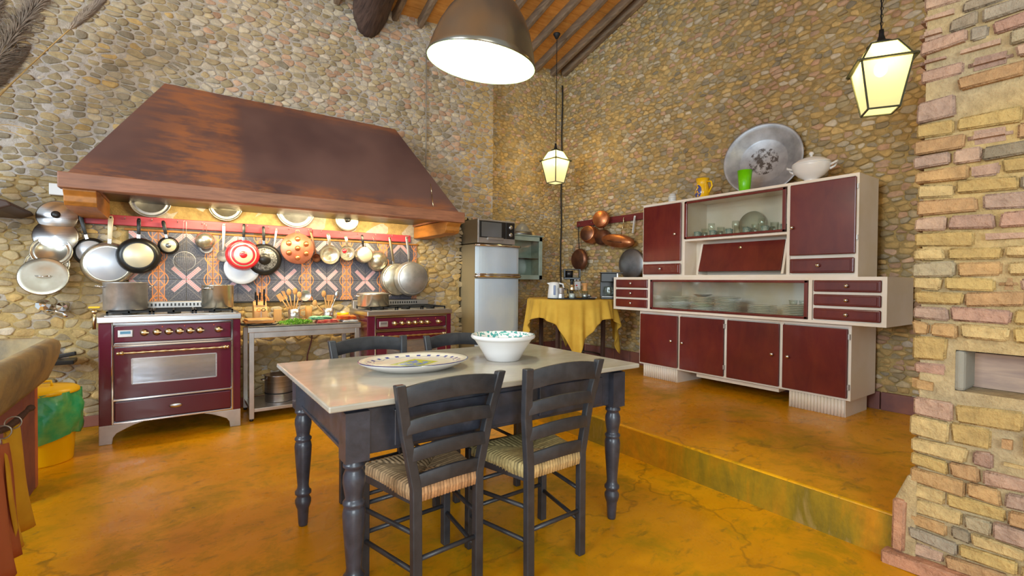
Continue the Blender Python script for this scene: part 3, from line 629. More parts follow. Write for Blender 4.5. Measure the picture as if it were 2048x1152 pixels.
# ============================================================ TILE PANEL
def tile_mat():
    m, t, b = newmat('patterned_tile'); b.inputs['Roughness'].default_value = .4
    tc = N(t, 'ShaderNodeTexCoord'); sp = N(t, 'ShaderNodeSeparateXYZ'); t.links.new(tc.outputs['UV'], sp.inputs[0]); u, v = sp.outputs[0], sp.outputs[1]
    nn = N(t, 'ShaderNodeTexNoise'); nn.inputs['Scale'].default_value = 22; nn.inputs['Detail'].default_value = 3; t.links.new(tc.outputs['UV'], nn.inputs['Vector'])
    base = ramp(t, nn.outputs['Fac'], [(.4, srgb(66, 66, 80)), (.6, srgb(100, 98, 108))])
    def band(x, w): return math_(t, 'LESS_THAN', math_(t, 'ABSOLUTE', x), w)
    def AND(a, b_): return math_(t, 'MULTIPLY', a, b_)
    def OR(a, b_): return math_(t, 'MAXIMUM', a, b_)
    diff = math_(t, 'SUBTRACT', u, v); sm = math_(t, 'ADD', u, v)
    pink = AND(band(diff, .13), math_(t, 'LESS_THAN', sm, 1.0))
    ck = N(t, 'ShaderNodeTexChecker'); ck.inputs['Scale'].default_value = 18; ck.inputs[1].default_value = srgb(206, 130, 138); ck.inputs[2].default_value = srgb(178, 168, 170); t.links.new(tc.outputs['UV'], ck.inputs[0])
    # light line around the dark octagon
    c = base
    ln = band(math_(t, 'SUBTRACT', math_(t, 'ABSOLUTE', diff), .30), .018)
    c = mixc(t, math_(t, 'MULTIPLY', ln, .5), c, srgb(150, 140, 132))
    # orange strip near u=1 and v=1 with arcs
    strip = math_(t, 'GREATER_THAN', u, .79)
    c = mixc(t, strip, c, srgb(128, 110, 116))
    tri = math_(t, 'ABSOLUTE', math_(t, 'SUBTRACT', math_(t, 'MODULO', math_(t, 'MULTIPLY', v, 2), 1.0), .5))   # 0..0.5
    d1 = math_(t, 'SUBTRACT', math_(t, 'SUBTRACT', u, .80), math_(t, 'MULTIPLY', tri, .36))
    org = OR(AND(strip, band(d1, .022)), AND(strip, band(math_(t, 'SUBTRACT', u, .985), .012)))
    org = OR(org, band(math_(t, 'SUBTRACT', u, .79), .014))
    r_ = math_(t, 'SQRT', math_(t, 'ADD', math_(t, 'POWER', math_(t, 'SUBTRACT', 1.0, u), 2.0), math_(t, 'POWER', math_(t, 'SUBTRACT', 1.0, v), 2.0)))
    org = OR(org, band(math_(t, 'SUBTRACT', r_, .30), .022)); org = OR(org, band(math_(t, 'SUBTRACT', r_, .16), .016))
    r2_ = math_(t, 'SQRT', math_(t, 'ADD', math_(t, 'POWER', math_(t, 'SUBTRACT', 1.0, u), 2.0), math_(t, 'POWER', v, 2.0)))
    org = OR(org, band(math_(t, 'SUBTRACT', r2_, .34), .018))
    c = mixc(t, org, c, srgb(222, 138, 70)); c = mixc(t, pink, c, ck.outputs[0])
    t.links.new(c, b.inputs['Base Color']); return m
MT = tile_mat()
tp = thing('tile_splashback', 'splashback of blue, orange and pink patterned cement tiles behind the cookers', 'tiles', (-.32, WY-.012, 1.005))
TS = .2045; TSX = .200
tm = {}
for fu in (0, 1):
    for fv in (0, 1):
        mbt = MB().box(0, TSX-.003, -.010, .012, 0, TS-.003); me = mbt.mesh('tile', MT); uvl = me.uv_layers.new(name='UVMap')
        for lp in me.loops:
            co = me.vertices[lp.vertex_index].co; a, b = co.x/TSX, co.z/TS; uvl.data[lp.index].uv = (1-a if fu else a, 1-b if fv else b)
        tm[(fu, fv)] = me
TP = 0
for i in range(13):
    for j in range(3):
        me = tm[((i+TP) % 2, (j+1) % 2)]
        o = bpy.data.objects.new('tile', me); COL.objects.link(o); o.parent = tp; o.location = (i*TSX, 0, j*TS)
MB().box(-.03, 13*TSX+.02, -.012, .01, 3*TS, 3*TS+.018).build('top_moulding', MCORB, tp, bev=.004)
MB().box(-.0, 13*TSX, -.012, .01, -.014, -.001).build('bottom_trim', MIRON, tp)

# ============================================================ RED RAIL
def rail(label, x0, x1, z0, z1):
    t = thing('hanging_rail', label, 'rail', (x0, WY-.05, z0), 0)
    L = x1-x0; MB().box(0, L, 0, .03, 0, z1-z0).build('board', MRAIL, t, bev=.004)
    for i in range(max(2, int(L/.45))): MB().box(.1+i*.45, .14+i*.45, .03, .07, .02, z1-z0-.02).build('wall_block', MRAIL, t)
    n = int(L/.16)
    for i in range(n):
        x = .08+i*(L-.12)/max(1, n-1); MB().tube([(x, 0, .055), (x, -.014, .05), (x, -.02, .06), (x, -.02, .068)], .0028, 5).build('hook', MSTEELW, t)
    return t
rail('longer red wooden hanging rail above the tiles, left half', -.60, 1.13, 1.655, 1.737)
rail('shorter red wooden hanging rail above the tiles, right half', 1.135, 2.19, 1.650, 1.726)

# ============================================================ HANGING PANS (backs towards the room, disc plane parallel to the wall)
YP = 5.07
def disc(t, name, prof, mat, seg=36, xf=None): return MB().lathe(prof, seg, (xf or Matrix()) @ RX(PI/2), capb=False, capt=False).build(name, mat, t)
def handle(t, name, p, q, w0, w1, mat, hole=False, y=-.012, thick=.010):
    p = Vector((p[0], y, p[1])); q = Vector((q[0], y, q[1])); n = 8; pts = [p.lerp(q, k/n)+Vector((0, -.012*math.sin(PI*k/n), 0)) for k in range(n+1)]
    d = (q-p).normalized(); e = Vector((d.z, 0, -d.x)); m = MB(); v = []
    for k, c in enumerate(pts):
        w_ = (w0+(w1-w0)*k/n)/2*(1 if k < n else .6)
        for a, b in ((-1, -1), (1, -1), (1, 1), (-1, 1)): v.append(c+e*a*w_+Vector((0, 1, 0))*b*thick/2)
    f = [(4*k+j, 4*k+(j+1) % 4, 4*k+4+(j+1) % 4, 4*k+4+j) for k in range(n) for j in range(4)]+[(3, 2, 1, 0), (4*n, 4*n+1, 4*n+2, 4*n+3)]
    o = m.add(v, f, True).build(name, mat, t, bev=.003)
    if hole:
        d_ = (p-q).normalized(); c_ = q+d_*.018
        MB().lathe([(.001, 0), (.006, 0), (.006, .004), (.001, .004)], 10, TX((c_.x, c_.y-thick/2-.001, c_.z)) @ RX(PI/2)).build('hanging_hole', MBLKP, o)
    return o
def pan(name, label, cat, x, z, r, depth, hx=None, hz=None, rim=MNON, base=MCREAMM, hmat=MBLKP, y=None, basefrac=.72, centre=None, hw=(.022, .03), rings=None, tilt=0, ferr=True):
    y = YP-.01 if y is None else y
    t = thing(name, label, cat, (x, y, z), rot=(0, 0, tilt))
    # dish: opening to the wall, base towards the room
    disc(t, 'pan_body', [(r, -.0), (r+.003, .003), (r*.985, depth*.35), (r*.93, depth*.75), (r*(basefrac+.08), depth*.98), (r*basefrac, depth), (.001, depth)], rim)
    disc(t, 'pan_base', [(.001, depth+.001), (r*basefrac*.98, depth+.001), (r*basefrac*.96, depth+.004), (.001, depth+.005)], base)
    if rings:
        for rr0, rr1, mm in rings: disc(t, 'base_ring', [(max(.001, r*rr0), depth+.0055), (r*rr1, depth+.0055), (r*rr1*.98, depth+.0075), (max(.001, r*rr0*1.02), depth+.0075)], mm)
    if hx is not None:
        dx, dz = hx-x, hz-z; L = math.hypot(dx, dz); ux, uz = dx/L, dz/L
        handle(t, 'handle', (ux*(r+.01), uz*(r+.01)), (dx, dz+.02), hw[0], hw[1], hmat, True)
        if ferr: MB().beam((ux*(r-.012), -.012, uz*(r-.012)), (ux*(r+.03), -.014, uz*(r+.03)), .024, .014, (0, 1, 0)).build('handle_bracket', MCHROME, t, bev=.003)
    return t
def lid(label, x, z, r, y=None, mat=MPOL, dome=.03, knob='knob', tilt=0, knobmat=MBLKP, flip=False):
    t = thing('pot_lid', label, 'lid', (x, WY-.05 if y is None else y, z), rot=(tilt, 0, 0))
    if flip:   # inside rim towards the room
        disc(t, 'lid_disc', [(.001, .004), (r*.72, .006), (r*.75, .012), (r*.80, .006), (r*.94, .008), (r*.96, .014), (r, .010), (r, .002), (.001, 0)], mat)
    else:
        disc(t, 'lid_disc', [(r, 0), (r+.004, .003), (r*.97, .008), (r*.8, dome*.45), (r*.45, dome*.85), (.001, dome)], mat)
    if knob == 'knob': disc(t, 'lid_knob', [(.012, dome-.004), (.012, dome+.014), (.026, dome+.018), (.028, dome+.028), (.018, dome+.036), (.001, dome+.037)], knobmat, 20)
    elif knob == 'bar':
        MB().tube([(-.045, -dome*.8, 0), (-.04, -dome-.022, -.004), (0, -dome-.034, -.012), (.04, -dome-.022, -.004), (.045, -dome*.8, 0)], .004, 8).build('lid_handle', MCHROME, t)
    return t
# left cluster of lids stacked in wall brackets
lid('blue-sheened domed steel lid with black knob, topmost of the lids left of the rail', -.745, 1.689, .120, 5.055, MSTEEL, .045, tilt=-.12)
lid('plain conical steel lid hanging below the domed lid with black knob', -.752, 1.535, .130, 5.03, MSTEEL, .035, knob=None, tilt=-.2)
lid('polished steel lid with raised rim, between the conical lid and the lowest lid', -.77, 1.415, .122, 4.99, MPOL, .03, knob=None, tilt=-.28, flip=True)
lid('thin-rimmed steel lid just behind the lowest large lid left of the pans', -.79, 1.315, .128, 4.97, MPOL, .02, knob=None, tilt=-.3, flip=True)
lid('largest and lowest golden steel lid with arched handle left of the pans', -.805, 1.223, .142, 4.93, MPOL, .012, knob='bar', tilt=-.25)
pan('frying_pan', 'dark frying pan with pale blue base, leftmost of the hanging pans', 'pan', -.552, 1.423, .112, .032, -.615, 1.70, MNON, MPALE, MBLKP, y=5.075, basefrac=.80)
pan('frying_pan', 'big frying pan with pale shiny base and cream handle, leftmost half hidden by the stockpot', 'pan', -.441, 1.330, .172, .04, -.424, 1.70, MPOL, MPALE, MCREAMM, y=5.03, basefrac=.80, hw=(.028, .036))
pan('frying_pan', 'black frying pan with cream base hanging above the large stockpot', 'pan', -.246, 1.402, .146, .05, -.244, 1.69, MNON, MCREAMM, MBLKP, y=4.985, basefrac=.70)
pan('small_frying_pan', 'tiny frying pan with a round grey mark on its base', 'pan', -.048, 1.499, .073, .022, -.086, 1.69, MNON, MCREAMM, MBLKP, basefrac=.78, rings=[(0, .28, MPEWT)])
# wire strainer on long wire loops
def wire_tool(name, label, cat, x, z, r, hx, hz, mat, bowl='mesh', hw=.008, y=5.07, sx=1):
    t = thing(name, label, cat, (x, y, z))
    if bowl == 'mesh':
        MB().tube([(r*math.cos(a)*sx, 0, r*math.sin(a)) for a in [2*PI*k/24 for k in range(25)]], .003, 6, False).build('rim_wire', mat, t)
        g = MB()
        for k in range(-5, 6):
            q = k/6*r; hh = math.sqrt(r*r-q*q)
            for ax in (0, 1):
                pts = []
                for j in range(7):
                    s_ = -hh+2*hh*j/6; d = -.5*(r*r-q*q-s_*s_)/r
                    pts.append((q*sx, d, s_) if ax == 0 else (s_*sx, d, q))
                g.tube(pts, .0009, 3, False)
        g.build('wire_mesh', mat, t)
    elif bowl == 'dish':
        disc(t, 'bowl', [(r, 0), (r+.003, .002), (r*.96, r*.28), (r*.75, r*.6), (r*.4, r*.78), (.001, r*.82)], mat, 28)
    elif bowl == 'open':
        disc(t, 'bowl', [(r, .012), (r+.003, .008), (r*.95, -.01), (r*.7, -.03), (.001, -.04), (.001, -.037), (r*.68, -.027), (r*.92, -.008), (r, .012)], mat, 28)
    if hw < .006:
        for s_ in (-1, 1): MB().tube([(s_*.014, 0, r*.97), (hx-x+s_*.010, -.006, hz-z), (hx-x, -.006, hz-z+.012)], .002, 5).build('handle_wire', mat, t)
    else: handle(t, 'handle', ((hx-x)*.1, r*.9), (hx-x, hz-z+.02), hw, hw*1.5, mat, True, y=-.006, thick=.004)
    return t
wire_tool('wire_strainer', 'fine wire strainer hanging on thin wires left of the small golden dish', 'strainer', .065, 1.37, .082, .069, 1.715, MSTEELW, 'mesh', .004)
wire_tool('golden_ladle_pan', 'small golden metal pan on a wire loop, left of the long ladle', 'pan', .216, 1.557, .074, .216, 1.70, MPOL, 'dish', .005)
lid('round steel rim ring below the small golden metal pan', .225, 1.50, .055, 5.10, MSTEELW, .01, knob=None, flip=True)
wire_tool('ladle', 'long-handled steel ladle hanging left of the red pan', 'ladle', .357, 1.424, .05, .361, 1.70, MSTEELW, 'open', .018)
lid('grey translucent glass lid hanging behind and below the red pan', .508, 1.315, .146, 5.07, MPALE, .012, knob=None)
pan('red_frying_pan', 'bright red enamel pan with a ringed base and red centre dot', 'pan', .508, 1.439, .138, .05, .517, 1.705, MRED, MCREAMM, MBLKP, y=5.03, basefrac=.80, rings=[(0, .23, MRED), (.56, .70, MRED)], ferr=True)
pan('frying_pan', 'black frying pan with speckled dark base right of the red pan', 'pan', .690, 1.405, .150, .035, .683, 1.70, MNON, M('speckled_base', srgb(150, 150, 152), .4, .3, srgb(60, 58, 58), 90), MBLKP, y=5.075, basefrac=.74, rings=[(0, .36, MNON)])
wire_tool('skimmer', 'thin skimmer with slanting steel handle between speckled pan and copper mould', 'skimmer', .772, 1.46, .036, .80, 1.69, MSTEELW, 'open', .014, y=5.095)
# copper dimple mould
t = thing('copper_mould', 'round pink copper mould with seven domed cups', 'mould', (.980, 5.045, 1.522))
disc(t, 'mould_plate', [(.149, -.02), (.153, 0), (.150, .014), (.001, .016)], MCOPP, 40)
for k in range(7):
    a = 2*PI*k/6+PI/6; rr = .092 if k < 6 else 0
    disc(t, 'cup', [(.027, .014), (.023, .024), (.012, .031), (.001, .033)], MCOP, 16, TX((rr*math.cos(a), 0, rr*math.sin(a))))
MB().tube([(-.02, -.005, .148), (-.012, -.008, .178), (.012, -.008, .178), (.02, -.005, .148)], .004, 6).build('hanging_loop', MBRASS, t)
wire_tool('slotted_spoon', 'copper-bowled spoon with long steel handle just right of the copper mould', 'spoon', 1.165, 1.435, .042, 1.105, 1.69, MCOPD, 'open', .016, y=5.08)
wire_tool('ladle_strainer', 'oval strainer with domed dark bowl, fourth from the right end of the rail', 'strainer', 1.291, 1.472, .096, 1.271, 1.67, MPOL, 'open', .024, y=5.06)
wire_tool('small_strainer', 'small round strainer with a red spot, left of the little saucepan', 'strainer', 1.467, 1.495, .078, 1.445, 1.66, MPOL, 'open', .022, y=5.06)
tag(MB().ball((1.432, 5.035, 1.515), .024, 14, 8, 1, .6).build('red_scoop', MRED), 'small red round scoop resting in the little strainer', 'scoop')
pan('small_saucepan', 'little saucepan with a bright pale base hanging left of the steel bowl', 'pan', 1.63, 1.482, .088, .065, 1.610, 1.675, MPOL, MCREAMM, MBLKP, y=5.04, basefrac=.86)
wire_tool('steel_bowl', 'dented steel bowl on a wire loop, left of the two large hanging pots', 'bowl', 1.80, 1.425, .115, 1.762, 1.68, MPOL, 'dish', .005, y=5.10)
pan('large_saute_pan', 'wide steel saute pan with brass handle, behind the rightmost hanging pan', 'pan', 1.995, 1.225, .178, .06, 1.915, 1.67, MPOL, MPOL, MBRASS, y=5.05, basefrac=.9)
pan('large_saute_pan', 'matt grey steel pan hanging rightmost on the rail', 'pan', 2.135, 1.235, .190, .075, 2.077, 1.68, MALU, MALU, MSTEELW, y=4.97, basefrac=.86)
# dishes above the rail, lit by the hood
lid('large ridged metal tray hanging under the left part of the hood', -.174, 1.885, .150, 5.10, MALU, .01, knob=None, flip=True)
lid('metal platter, second from the left under the hood', .377, 1.887, .138, 5.10, MPOL, .01, knob=None, flip=True)
lid('widest pale metal tray, third from the left under the hood', .973, 1.905, .180, 5.10, MALU, .01, knob=None, flip=True)
lid('steel lid with dark knob, rightmost under the hood', 1.477, 1.845, .118, 5.10, MPOL, .014)

# ============================================================ STEEL BENCH
BX0, BX1, BY0, BY1, BZ = .50, 1.455, 4.56, 5.06, .81
t = thing('steel_bench', 'stainless steel work bench with lower shelf between the two cookers', 'bench', (BX0, BY0, 0))
MB().box(0, BX1-BX0, 0, BY1-BY0, BZ-.012, BZ).box(0, BX1-BX0, 0, .02, BZ-.05, BZ).build('bench_top', MSTEELW, t, bev=.003)
MB().box(.03, BX1-BX0-.03, .012, .03, BZ-.10, BZ-.05).build('front_rail', MSTEELW, t, bev=.003)
for x in (.01, BX1-BX0-.05):
    for y in (.01, BY1-BY0-.05):
        lg = MB().box(x, x+.038, y, y+.038, .02, BZ-.04).build('leg', MSTEELW, t, bev=.003); MB().lathe([(.014, 0), (.016, .02)], 10, TX((x+.019, y+.019, 0))).build('levelling_foot', MBLKP, lg)
MB().box(.02, BX1-BX0-.02, .02, BY1-BY0-.02, .075, .105).build('lower_shelf', MSTEELW, t, bev=.003)
t = thing('steel_bucket_pot', 'tall steel stockpot standing on the bench lower shelf', 'pot', (.78, 4.80, .105))
MB().lathe([(.115, 0), (.12, .01), (.122, .235), (.13, .24), (.118, .24), (.112, .012), (.001, .01)], 36, capt=False).build('pot_body', MSTEEL, t)
MB().lathe([(.122, .075), (.124, .08), (.122, .085)], 36, capb=False, capt=False).build('band', MIRON, t)
for s_ in (-1, 1): MB().tube([(s_*.12, -.03, .2), (s_*.15, -.02, .205), (s_*.15, .02, .205), (s_*.12, .03, .2)], .005, 6).build('handle', MCHROME, t)
tag(MB().tube([(1.14, 5.11, .80), (1.13, 5.12, .60), (1.09, 5.12, .45), (1.07, 5.12, .1)], .006, 6).build('power_cable', M('red_cable', srgb(110, 50, 50), .5)), 'dark red cable running down the wall behind the steel bench', 'cable')

bz = BZ
# board and trivet at left
t = thing('chopping_board', 'pale chopping board on top of the trivet at the bench left end', 'board', (.60, 4.72, bz+.042), .05)
MB().box(-.10, .10, -.10, .10, 0, .016).build('board_slab', MWOODL, t, bev=.004); 
t = thing('serving_trivet', 'dark wrought trivet with curled ends under the pale chopping board', 'trivet', (.60, 4.72, bz))
MB().box(-.115, .115, -.10, .10, .024, .040).build('wood_pad', MCORB, t, bev=.003)
for y in (-.09, .09): MB().tube([(-.15, y, .02), (-.12, y, .008), (-.06, y, .006), (0, y, .012), (.06, y, .006), (.12, y, .008), (.15, y, .02)], .006, 6).tube([(-.09, y, .01), (-.09, y, .026)], .005, 5).tube([(.09, y, .01), (.09, y, .026)], .005, 5).build('scroll_foot', MIRON, t)
t = thing('knife_block', 'wooden knife block with black-handled knives and orange scissors', 'knife block', (.635, 4.90, bz))
MB().prism([(-.055, 0), (.075, 0), (.075, .15), (.03, .205), (-.055, .12)], -.055, .055, 'X', ).build('block', MWOODL, t, bev=.004)
for i, (x, y, tl_) in enumerate(((-.03, -.01, .09), (.03, -.01, .085), (-.035, .04, .075), (.035, .045, .095), (0, .04, .07))):
    kn = thing('knife', ['left front', 'right front', 'left rear', 'right rear', 'middle rear'][i]+' black-handled knife standing in the wooden knife block', 'knife', (.635+x, 4.90+y-.01, bz+.16+(y+.02)*.9-.01), group='knives in the block')
    MB().beam((0, 0, .01), (0, -.02, .01+tl_), .014, .022, (0, 1, 0)).build('handle', MBLKP, kn, bev=.003); MB().box(-.001, .001, -.009, .009, -.03, .012).build('blade', MSTEEL, kn)
t = thing('scissors', 'scissors with orange and black ring handles hanging on the knife block front', 'scissors', (.635, 4.834, bz+.115))
for s_, mm in ((-1, MYORG := M('orange_plastic', srgb(230, 120, 40), .4)), (1, MBLKP)):
    MB().tube([(s_*.019+.015*math.cos(a), 0, .012+.012*math.sin(a)) for a in [2*PI*k/14 for k in range(15)]], .0035, 6, False).build('ring_handle', mm, t)
MB().beam((0, .002, .0), (0, .002, -.07), .006, .002, (0, 1, 0)).build('blades', MSTEEL, t)
tag(MB().box(.765, .835, 5.01, 5.03, bz, bz+.12).build('small_wooden_board', MWOODL, bev=.004), 'small wooden board leaning on the wall right of the knife block', 'board')
def tin(x, y, label, tools):
    t = thing('utensil_tin', label, 'tin', (x, y, bz)); r = .052; h = .125
    MB().lathe([(r, 0), (r, h), (r-.003, h), (r-.004, .004), (.001, .004)], 28, capt=False).build('tin_body', MSTEEL, t)
    for z_ in (.03, .06, .09): MB().lathe([(r, z_-.003), (r+.002, z_), (r, z_+.003)], 28, capb=False, capt=False).build('rib', MSTEEL, t)
    rn = random.Random(int(x*100))
    for i, (kind, dx, dz, lab) in enumerate(tools):
        o = thing(kind, lab, 'utensil', (x, y, bz+.006), group='utensils in the '+('left' if x < 1 else 'right')+' tin')
        b = Vector((-dx*.18, rn.uniform(-.015, .015), .0)); e = Vector((dx, rn.uniform(-.03, .01), dz))
        # keep the shaft inside the tin mouth
        mm = MWOODU if 'steel' not in lab else MSTEEL
        MB().tube([b, b.lerp(e, .5), b.lerp(e, .8)], .0055, 6).build('shaft', mm, o)
        d = (e-b).normalized()
        if 'spatula' in kind: MB().beam(b.lerp(e, .76), e, .045, .006, (0, 1, 0)).build('blade', mm, o, bev=.004)
        elif 'fork' in kind:
            for q in (-.012, -.004, .004, .012): MB().beam(b.lerp(e, .8)+Vector((q*.6, 0, 0)), e+Vector((q, 0, 0)), .005, .005).build('prong', mm, o)
            MB().beam(b.lerp(e, .74), b.lerp(e, .85), .03, .006, (0, 1, 0)).build('palm', mm, o)
        elif 'skimmer' in kind: MB().lathe([(.001, .0), (.03, .006), (.05, .016), (.053, .018), (.05, .013), (.001, -.003)], 20, TX(e) @ RX(PI/2)).build('disc', MSTEELW, o)
        else: MB().ball(b.lerp(e, .9), .022, 12, 8, 1, .4, 1.5).build('bowl', mm, o)
tin(.925, 4.91, 'ribbed steel tin of wooden utensils, left one on the bench', [('wooden_spatula', -.14, .26, 'broad slotted wooden spatula leaning furthest left in the left tin'), ('wooden_fork', -.10, .29, 'wooden fork leaning left in the left tin'), ('wooden_spoon', -.05, .31, 'wooden spoon leaning slightly left in the left tin'), ('wooden_spoon', .01, .32, 'upright wooden spoon in the left tin'), ('wooden_spoon', .05, .28, 'short wooden spoon leaning right in the left tin'), ('skimmer', .10, .245, 'round perforated steel skimmer in the left tin')])
tin(1.235, 4.89, 'ribbed steel tin of wooden utensils, right one on the bench', [('wooden_spoon', -.15, .19, 'wooden spoon leaning far left in the right tin'), ('wooden_spoon', -.055, .29, 'tall pale wooden spoon in the right tin'), ('wooden_spatula', .0, .25, 'orange wooden spatula upright in the right tin'), ('wooden_fork', .04, .25, 'wooden fork leaning right in the right tin'), ('steel_ladle', .09, .28, 'shiny steel ladle leaning right in the right tin')])
t = thing('wooden_mug', 'brown wooden cylinder between the two utensil tins', 'container', (1.08, 5.02, bz)); MB().lathe([(.03, 0), (.032, .14), (.027, .14), (.026, .01), (.001, .01)], 18, capt=False).build('body', MWOODU, t)
MB().tube([(-.03, 0, .11), (-.075, 0, .10), (-.08, 0, .06), (-.03, 0, .03)], .006, 6).build('handle', MWOODU, t)
# herbs: a bunch of leaves
rn = random.Random(4); t = thing('fresh_herbs', 'bunch of fresh green herbs lying on the bench front', 'herbs', (.89, 4.67, bz))
m = MB()
for i in range(900):
    a = rn.uniform(0, 2*PI); q = rn.random()**.6; p = Vector((q*.15*math.cos(a), q*.075*math.sin(a), rn.random()*.055*(1-q*.6)+.004)); s_ = rn.uniform(.006, .013)
    d = Vector((rn.uniform(-1, 1), rn.uniform(-1, 1), rn.uniform(-.3, .9))).normalized(); e = d.cross(Vector((rn.random(), rn.random(), 1))).normalized()*.5
    m.add([p-d*s_, p+e*s_, p+d*s_, p-e*s_+Vector((0, 0, .002))], [(0, 1, 2, 3)])
tag(m.build('leaves', MPLASH, t), kind='stuff')
m = MB()
for i in range(14):
    a = rn.uniform(0, 2*PI); m.tube([(0.02*math.cos(a), .02*math.sin(a), .01), (.13*math.cos(a), .06*math.sin(a), rn.uniform(.01, .04))], .0015, 4)
m.build('stems', MPLASH, t)
tag(MB().box(.80, 1.02, 4.60, 4.74, bz, bz+.003).build('herb_board', MWOODL, bev=.001), 'thin wooden board under the fresh herbs', 'board') if False else None
def folded(label, x, y, z, sx, sy, h, mat, seed, layers=3, rz=0):
    rn = random.Random(seed); t = thing('folded_cloth', label, 'cloth', (x, y, z), rz)
    for l in range(layers):
        m = MB(); nx, ny = 14, 8; hh = h/layers; v = []
        for s_ in (0, 1):
            for j in range(ny+1):
                for i in range(nx+1):
                    u_, w_ = i/nx*2-1, j/ny*2-1; e = min(1, (1-abs(u_))*6)*min(1, (1-abs(w_))*5)
                    zz = l*hh+(hh*(.5+.45*e**.5) if s_ else hh*(.5-.45*e**.5))+.003*math.sin(u_*5+seed+l)*math.cos(w_*4)*e
                    v.append((u_*sx/2*(1-.04*l)+rn.uniform(-.002, .002), w_*sy/2*(1-.03*l)+.004*math.sin(3*u_+l), max(.0005, zz)))
        M1 = (nx+1)*(ny+1); f = []
        for s_ in (0, 1):
            for j in range(ny):
                for i in range(nx):
                    a = s_*M1+j*(nx+1)+i; q = (a, a+1, a+nx+2, a+nx+1); f.append(q if s_ else q[::-1])
        m.add(v, f, True).build('fold', mat, t)
    return t
MCHK = M('green_check_cloth', srgb(40, 170, 130), .85, 0, srgb(190, 215, 190), 60); MCHR = M('red_check_cloth', srgb(206, 60, 66), .85, 0, srgb(226, 150, 130), 50); MCHO = M('orange_print_cloth', srgb(232, 140, 50), .85, 0, srgb(206, 60, 40), 45)
folded('folded red cloth under the green cloth on the bench', 1.17, 4.70, bz, .20, .15, .032, MCHR, 3)
folded('folded green checked cloth lying on the red cloth', 1.12, 4.72, bz+.034, .20, .15, .026, MCHK, 5)
folded('folded orange and red printed cloth at the bench right end', 1.36, 4.72, bz+.024, .17, .17, .036, MCHO, 8)
folded('folded white cloth under the orange cloth hanging at the bench corner', 1.38, 4.71, bz, .15, .18, .022, MWPL, 9, 2)
t = thing('glass_bowl', 'small yellow bowl at the back of the bench by the right cooker', 'bowl', (1.40, 4.97, bz)); MB().lathe([(.025, 0), (.03, .01), (.055, .045), (.06, .07), (.055, .07), (.05, .045), (.001, .012)], 24, capt=False).build('bowl_body', MYEL, t); MB().ball((0, 0, .065), .035, 12, 8, 1, 1, .7).build('contents', MCREAMM, t)

# ============================================================ SINK, PIER, CURTAIN, BIN
t = thing('stone_sink', 'large old stone trough sink with rounded corner at the left', 'sink', (-1.05, 2.6, .62))
def rrect(x0, x1, y0, y1, r, n=8):
    pts = []
    for cx, cy, a0 in ((x1-r, y1-r, 0), (x0+r, y1-r, PI/2), (x0+r, y0+r, PI), (x1-r, y0+r, 1.5*PI)):
        for k in range(n+1): a = a0+PI/2*k/n; pts.append((cx+r*math.cos(a), cy+r*math.sin(a)))
    return pts
loops = []
for (ins, z, r) in ((.06, .0, .12), (.045, .03, .15), (.012, .13, .17), (0, .19, .18), (.008, .222, .18), (.035, .235, .16), (.062, .235, .14), (.074, .225, .13), (.080, .18, .12), (.105, .05, .10)):
    loops.append([(a, b, z) for a, b in rrect(-.38+ins, .495-ins, -1.55+ins, 1.42-ins, r)])
n = len(loops[0]); rn = random.Random(2); v = [(p[0]+rn.uniform(-.003, .003), p[1], p[2]+rn.uniform(-.003, .003)) for lp in loops for p in lp]
f = [(i*n+k, i*n+(k+1) % n, (i+1)*n+(k+1) % n, (i+1)*n+k) for i in range(len(loops)-1) for k in range(n)]+[tuple(range(n-1, -1, -1)), tuple((len(loops)-1)*n+k for k in range(n))]
MB().add(v, f, True).build('trough', MSINK, t)
t = thing('sink_pier', 'painted masonry pier carrying the far end of the stone sink', 'pier', (-.86, 3.70, 0))
MB().box(-.2, .20, -.16, .145, 0, .622).build('pier_body', MPIER, t, bev=.008); MB().box(-.19, .204, .09, .15, 0, .622).build('pier_edge', MPIERO, t, bev=.008)
# second pier out of sight keeps the trough up
t2 = thing('sink_pier', 'masonry pier under the near end of the stone sink, beside the camera', 'pier', (-.86, 1.35, 0)); MB().box(-.2, .12, -.15, .15, 0, .622).build('pier_body', MPIER, t2, bev=.008)
rod = tag(MB().tube([(-.565+.01*math.sin(k*1.3), 1.05+k*.125, .60+.008*math.sin(k*2.1)) for k in range(18)], [.013+.004*math.sin(k*2.7) for k in range(18)], 8).build('curtain_rod', M('dark_branch', srgb(70, 46, 40), .8, bmp=.6)), 'dark knobbly branch used as curtain rod under the stone sink', 'curtain rod')
t = thing('sink_curtain', 'yellow and terracotta fabric curtain hanging below the stone sink', 'curtain', (-.575, 1.93, 0))
for i in range(9):
    m = MB(); y0 = -1.1+i*.235; y1 = y0+.262; nx, nz = 16, 10; zt = .565-.02*(i % 2); zb = .06+.025*((i*7) % 3)
    v = []
    for j in range(nz+1):
        for k in range(nx+1):
            yy = y0+(y1-y0)*k/nx; zz = zt+(zb-zt)*j/nz; a = .012+.022*j/nz
            v.append((a*math.sin(yy*31+i)+(.012 if i % 2 else 0)+.03*j/nz, yy+.02*math.sin(j*.5+i), zz+.012*math.sin(k/nx*PI)*(1 if j == 0 else 0)))
    f = [(j*(nx+1)+k, j*(nx+1)+k+1, (j+1)*(nx+1)+k+1, (j+1)*(nx+1)+k) for j in range(nz) for k in range(nx)]
    o = m.add(v, f, True).build('curtain_panel', MCURY if i % 2 == 0 else MCURT, t); sdm = o.modifiers.new('th', 'SOLIDIFY'); sdm.thickness = .003
    o['label'] = 'yellow panel' if i % 2 == 0 else 'terracotta panel'
